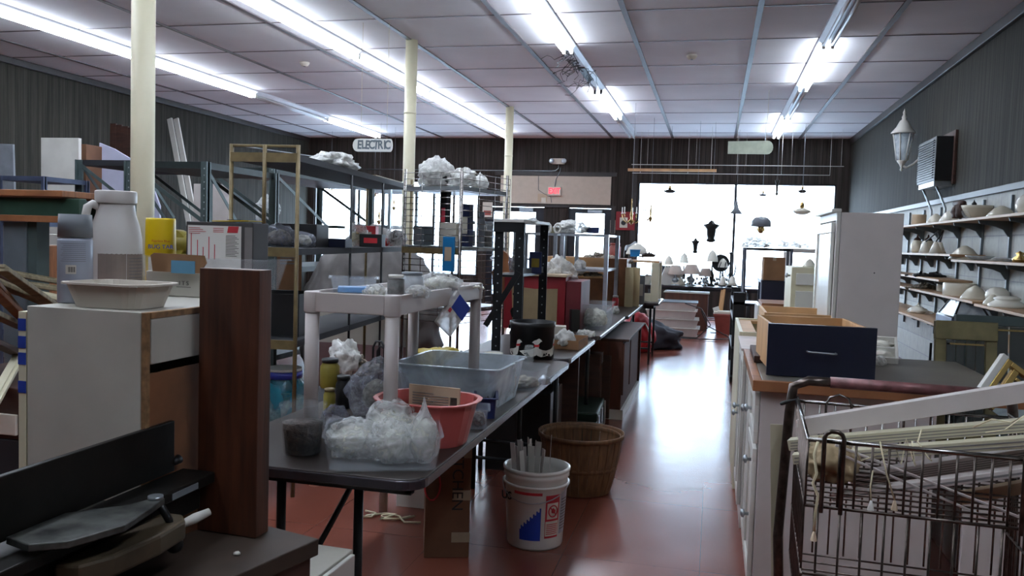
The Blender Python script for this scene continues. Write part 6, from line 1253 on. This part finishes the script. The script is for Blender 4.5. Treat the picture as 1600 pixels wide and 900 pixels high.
for x in (.035, .445): MB().tube([(x, -.006, zl-.012), (x, -.006, zr0+.008), (x+.004, -.006, zr0+.018), (x+.014, -.006, zr0+.024), (x+.028, -.006, zr0+.024), (x+.038, -.006, zr0+.018), (x+.042, -.006, zr0+.008), (x+.042, -.006, zl-.012)], .0052, 8).build('front_loop', 'oldchrome', t)
for x in (.08, .29): MB().tube([(x, l_-.03, .86), (x, l_-.03, zr0-.01), (x+.01, l_-.03, zr0+.01), (x+.035, l_-.03, zr0+.02), (x+.06, l_-.03, zr0+.01), (x+.07, l_-.03, zr0-.01), (x+.07, l_-.03, .86)], .0035, 8).build('rear_loop', 'chrome', t)
b = MB()
for k in range(12): y = .04+k*(l_-.08)/11; b.tube([(0, y, zl), (w_, y, zl)], .0028, 5)
b.build('upper_tray_wires', 'oldchrome', t); b = MB()
for k in range(9): y = .04+k*(l_-.08)/8; b.tube([(0, y, zb), (w_, y, zb)], .0028, 5)
b.build('basket_bottom', 'oldchrome', t)
MB().tube([(0, 0, zb), (.0, .02, .14), (.0, l_-.06, .12), (w_, l_-.06, .12), (w_, .02, .14), (w_, 0, zb)], .012, 8).build('chassis', 'oldchrome', t)
for x in (0, w_):
    for y in (.03, l_-.06): MB().cyl(.055, -.014, .014, 18, TR(x, y, .057, PI/2, 'Y')).build('caster', 'rubber', t)
MB().tube([(-.045, l_-.03, zr0-.02), (-.03, l_-.05, zr0-.01), (-.005, l_-.05, zr0-.0), (.01, l_-.06, zr0-.05)], .006, 6).build('twisted_tie', 'rubber', t)
def board(label, p, q, Ya, Yb, w, h, m, cat='board', name='board', grooves=0, roll=0):
    a, b_ = at(*p, Y=Ya), at(*q, Y=Yb); t = thing(name, label, cat, a); d = b_-a; d = d*1.15
    MB().bar((0, 0, 0), d, w, h).build('strip', m, t, .0015)
    if grooves:
        g = MB(); n = Vector((0, -w/2-.0008, 0))
        for k in range(grooves): o = n+Vector((0, 0, h*(-.4+.8*(k+.5)/grooves))); g.bar(o, o+d, .0012, h*.25/grooves)
        g.build('groove', 'inkgrey', t)
    return t
board('wide white board lying topmost across the shopping cart', (1250, 667), (1600, 612), 2.46, 2.30, .05, .047, 'whitevinyl')
board('cream vinyl blind headrail lying under the white board', (1234, 694), (1600, 664), 2.42, 2.26, .045, .03, 'vinyl', 'blind', 'window_blind', 3)
board('second cream blind headrail lower in the cart', (1240, 716), (1600, 690), 2.34, 2.22, .04, .026, 'vinyl', 'blind', 'window_blind', 2)
board('pinkish white blind with closed slats in the cart', (1330, 752), (1600, 712), 2.42, 2.34, .05, .045, 'whitevinyl', 'blind', 'window_blind', 6)
board('lowest white blind rail in the cart', (1300, 775), (1600, 735), 2.30, 2.22, .04, .02, 'whitevinyl', 'blind', 'window_blind', 1)
board('thin white rod slanting down across the front of the cart', (1305, 695), (1580, 803), 2.10, 2.07, .006, .006, 'whitevinyl', 'rod', 'slat_rod'); board('second thin white rod slanting beside the first', (1318, 712), (1540, 808), 2.13, 2.09, .005, .006, 'whitevinyl', 'rod', 'slat_rod')
board('brown label strip lying low at the right of the cart', (1500, 778), (1600, 760), 2.3, 2.28, .03, .03, 'beige', 'strip', 'label_strip')
f = fit(1258, 1330, 712, 785, Y=2.2); f.p.z = .829; f.h *= .8; t = bag('tan crumpled paper wrap stuffed in the left corner of the cart', f, 'tanpaper', 401, D=.15, inner=None, amp=.3, name='paper_wrap', cat='wrap', ridg=.4)
a = at(1213, 668, Y=2.62); t = thing('vertical_slat', 'pale vertical blind slat hanging outside the left of the cart', 'slat', (a.x, 2.62, a.z-.85)); MB().bar((.045, 0, 0), (0, 0, .86), .036, .003, (0, 1, 0)).build('slat', 'vinyl', t)
def cords(label, pts, r=.0018, tassel=None, m='string'):
    Pts = [at(x, y, Y=Yd) for x, y, Yd in pts]; o0 = Pts[0]; t = thing('pull_cord', label, 'cord', o0); MB().tube([p-o0 for p in Pts], r, 6).build('cord', m, t)
    if tassel:
        q = Pts[-1]-o0; MB().lathe([(.0075, -.022), (.007, -.018), (.0025, 0), (0, .001)], 14, TR(*q)).lathe([(0, -.022), (.0075, -.022)], 14, TR(*q)).build('tassel', tassel, t)
    return t
cords('cream cord ending in a white bell tassel on the cart front', [(1364, 735, 2.0), (1360, 760, 1.99), (1361, 782, 1.99)], tassel='white')
cords('cream cord ending in a tan tassel right of the white one', [(1375, 690, 2.0), (1385, 740, 1.99), (1398, 782, 1.99)], tassel='beige')
cords('knotted cord bundle hanging at the left front corner of the cart', [(1278, 690, 1.99), (1272, 710, 1.98), (1276, 740, 1.98), (1270, 755, 1.98), (1278, 775, 1.98), (1274, 800, 1.98), (1272, 830, 1.98)], .0035, 'beige')
cords('looping cream cord wound round the blinds in the cart middle', [(1330, 688, 2.05), (1345, 720, 2.04), (1400, 700, 2.2), (1408, 726, 2.1), (1416, 685, 2.2), (1430, 728, 2.1), (1425, 690, 2.2)])
cords('second looping cord hanging from the blinds', [(1440, 672, 2.2), (1434, 690, 2.1), (1450, 715, 2.05), (1456, 720, 2.05)])
cords('loose cord tangle over the blinds at the right edge', [(1520, 668, 2.2), (1550, 655, 2.15), (1580, 660, 2.12), (1600, 650, 2.1), (1570, 672, 2.1), (1540, 676, 2.1)])
# white doors beyond the cart
t = thing('door_leaf', 'white cabinet door standing behind the cart right of the dark gap', 'cabinet door', (.92, 3.22, 0), -.05); MB().box(-.02, .62, -.02, 0, .0, .72).build('door', 'whitevinyl', t, .003)
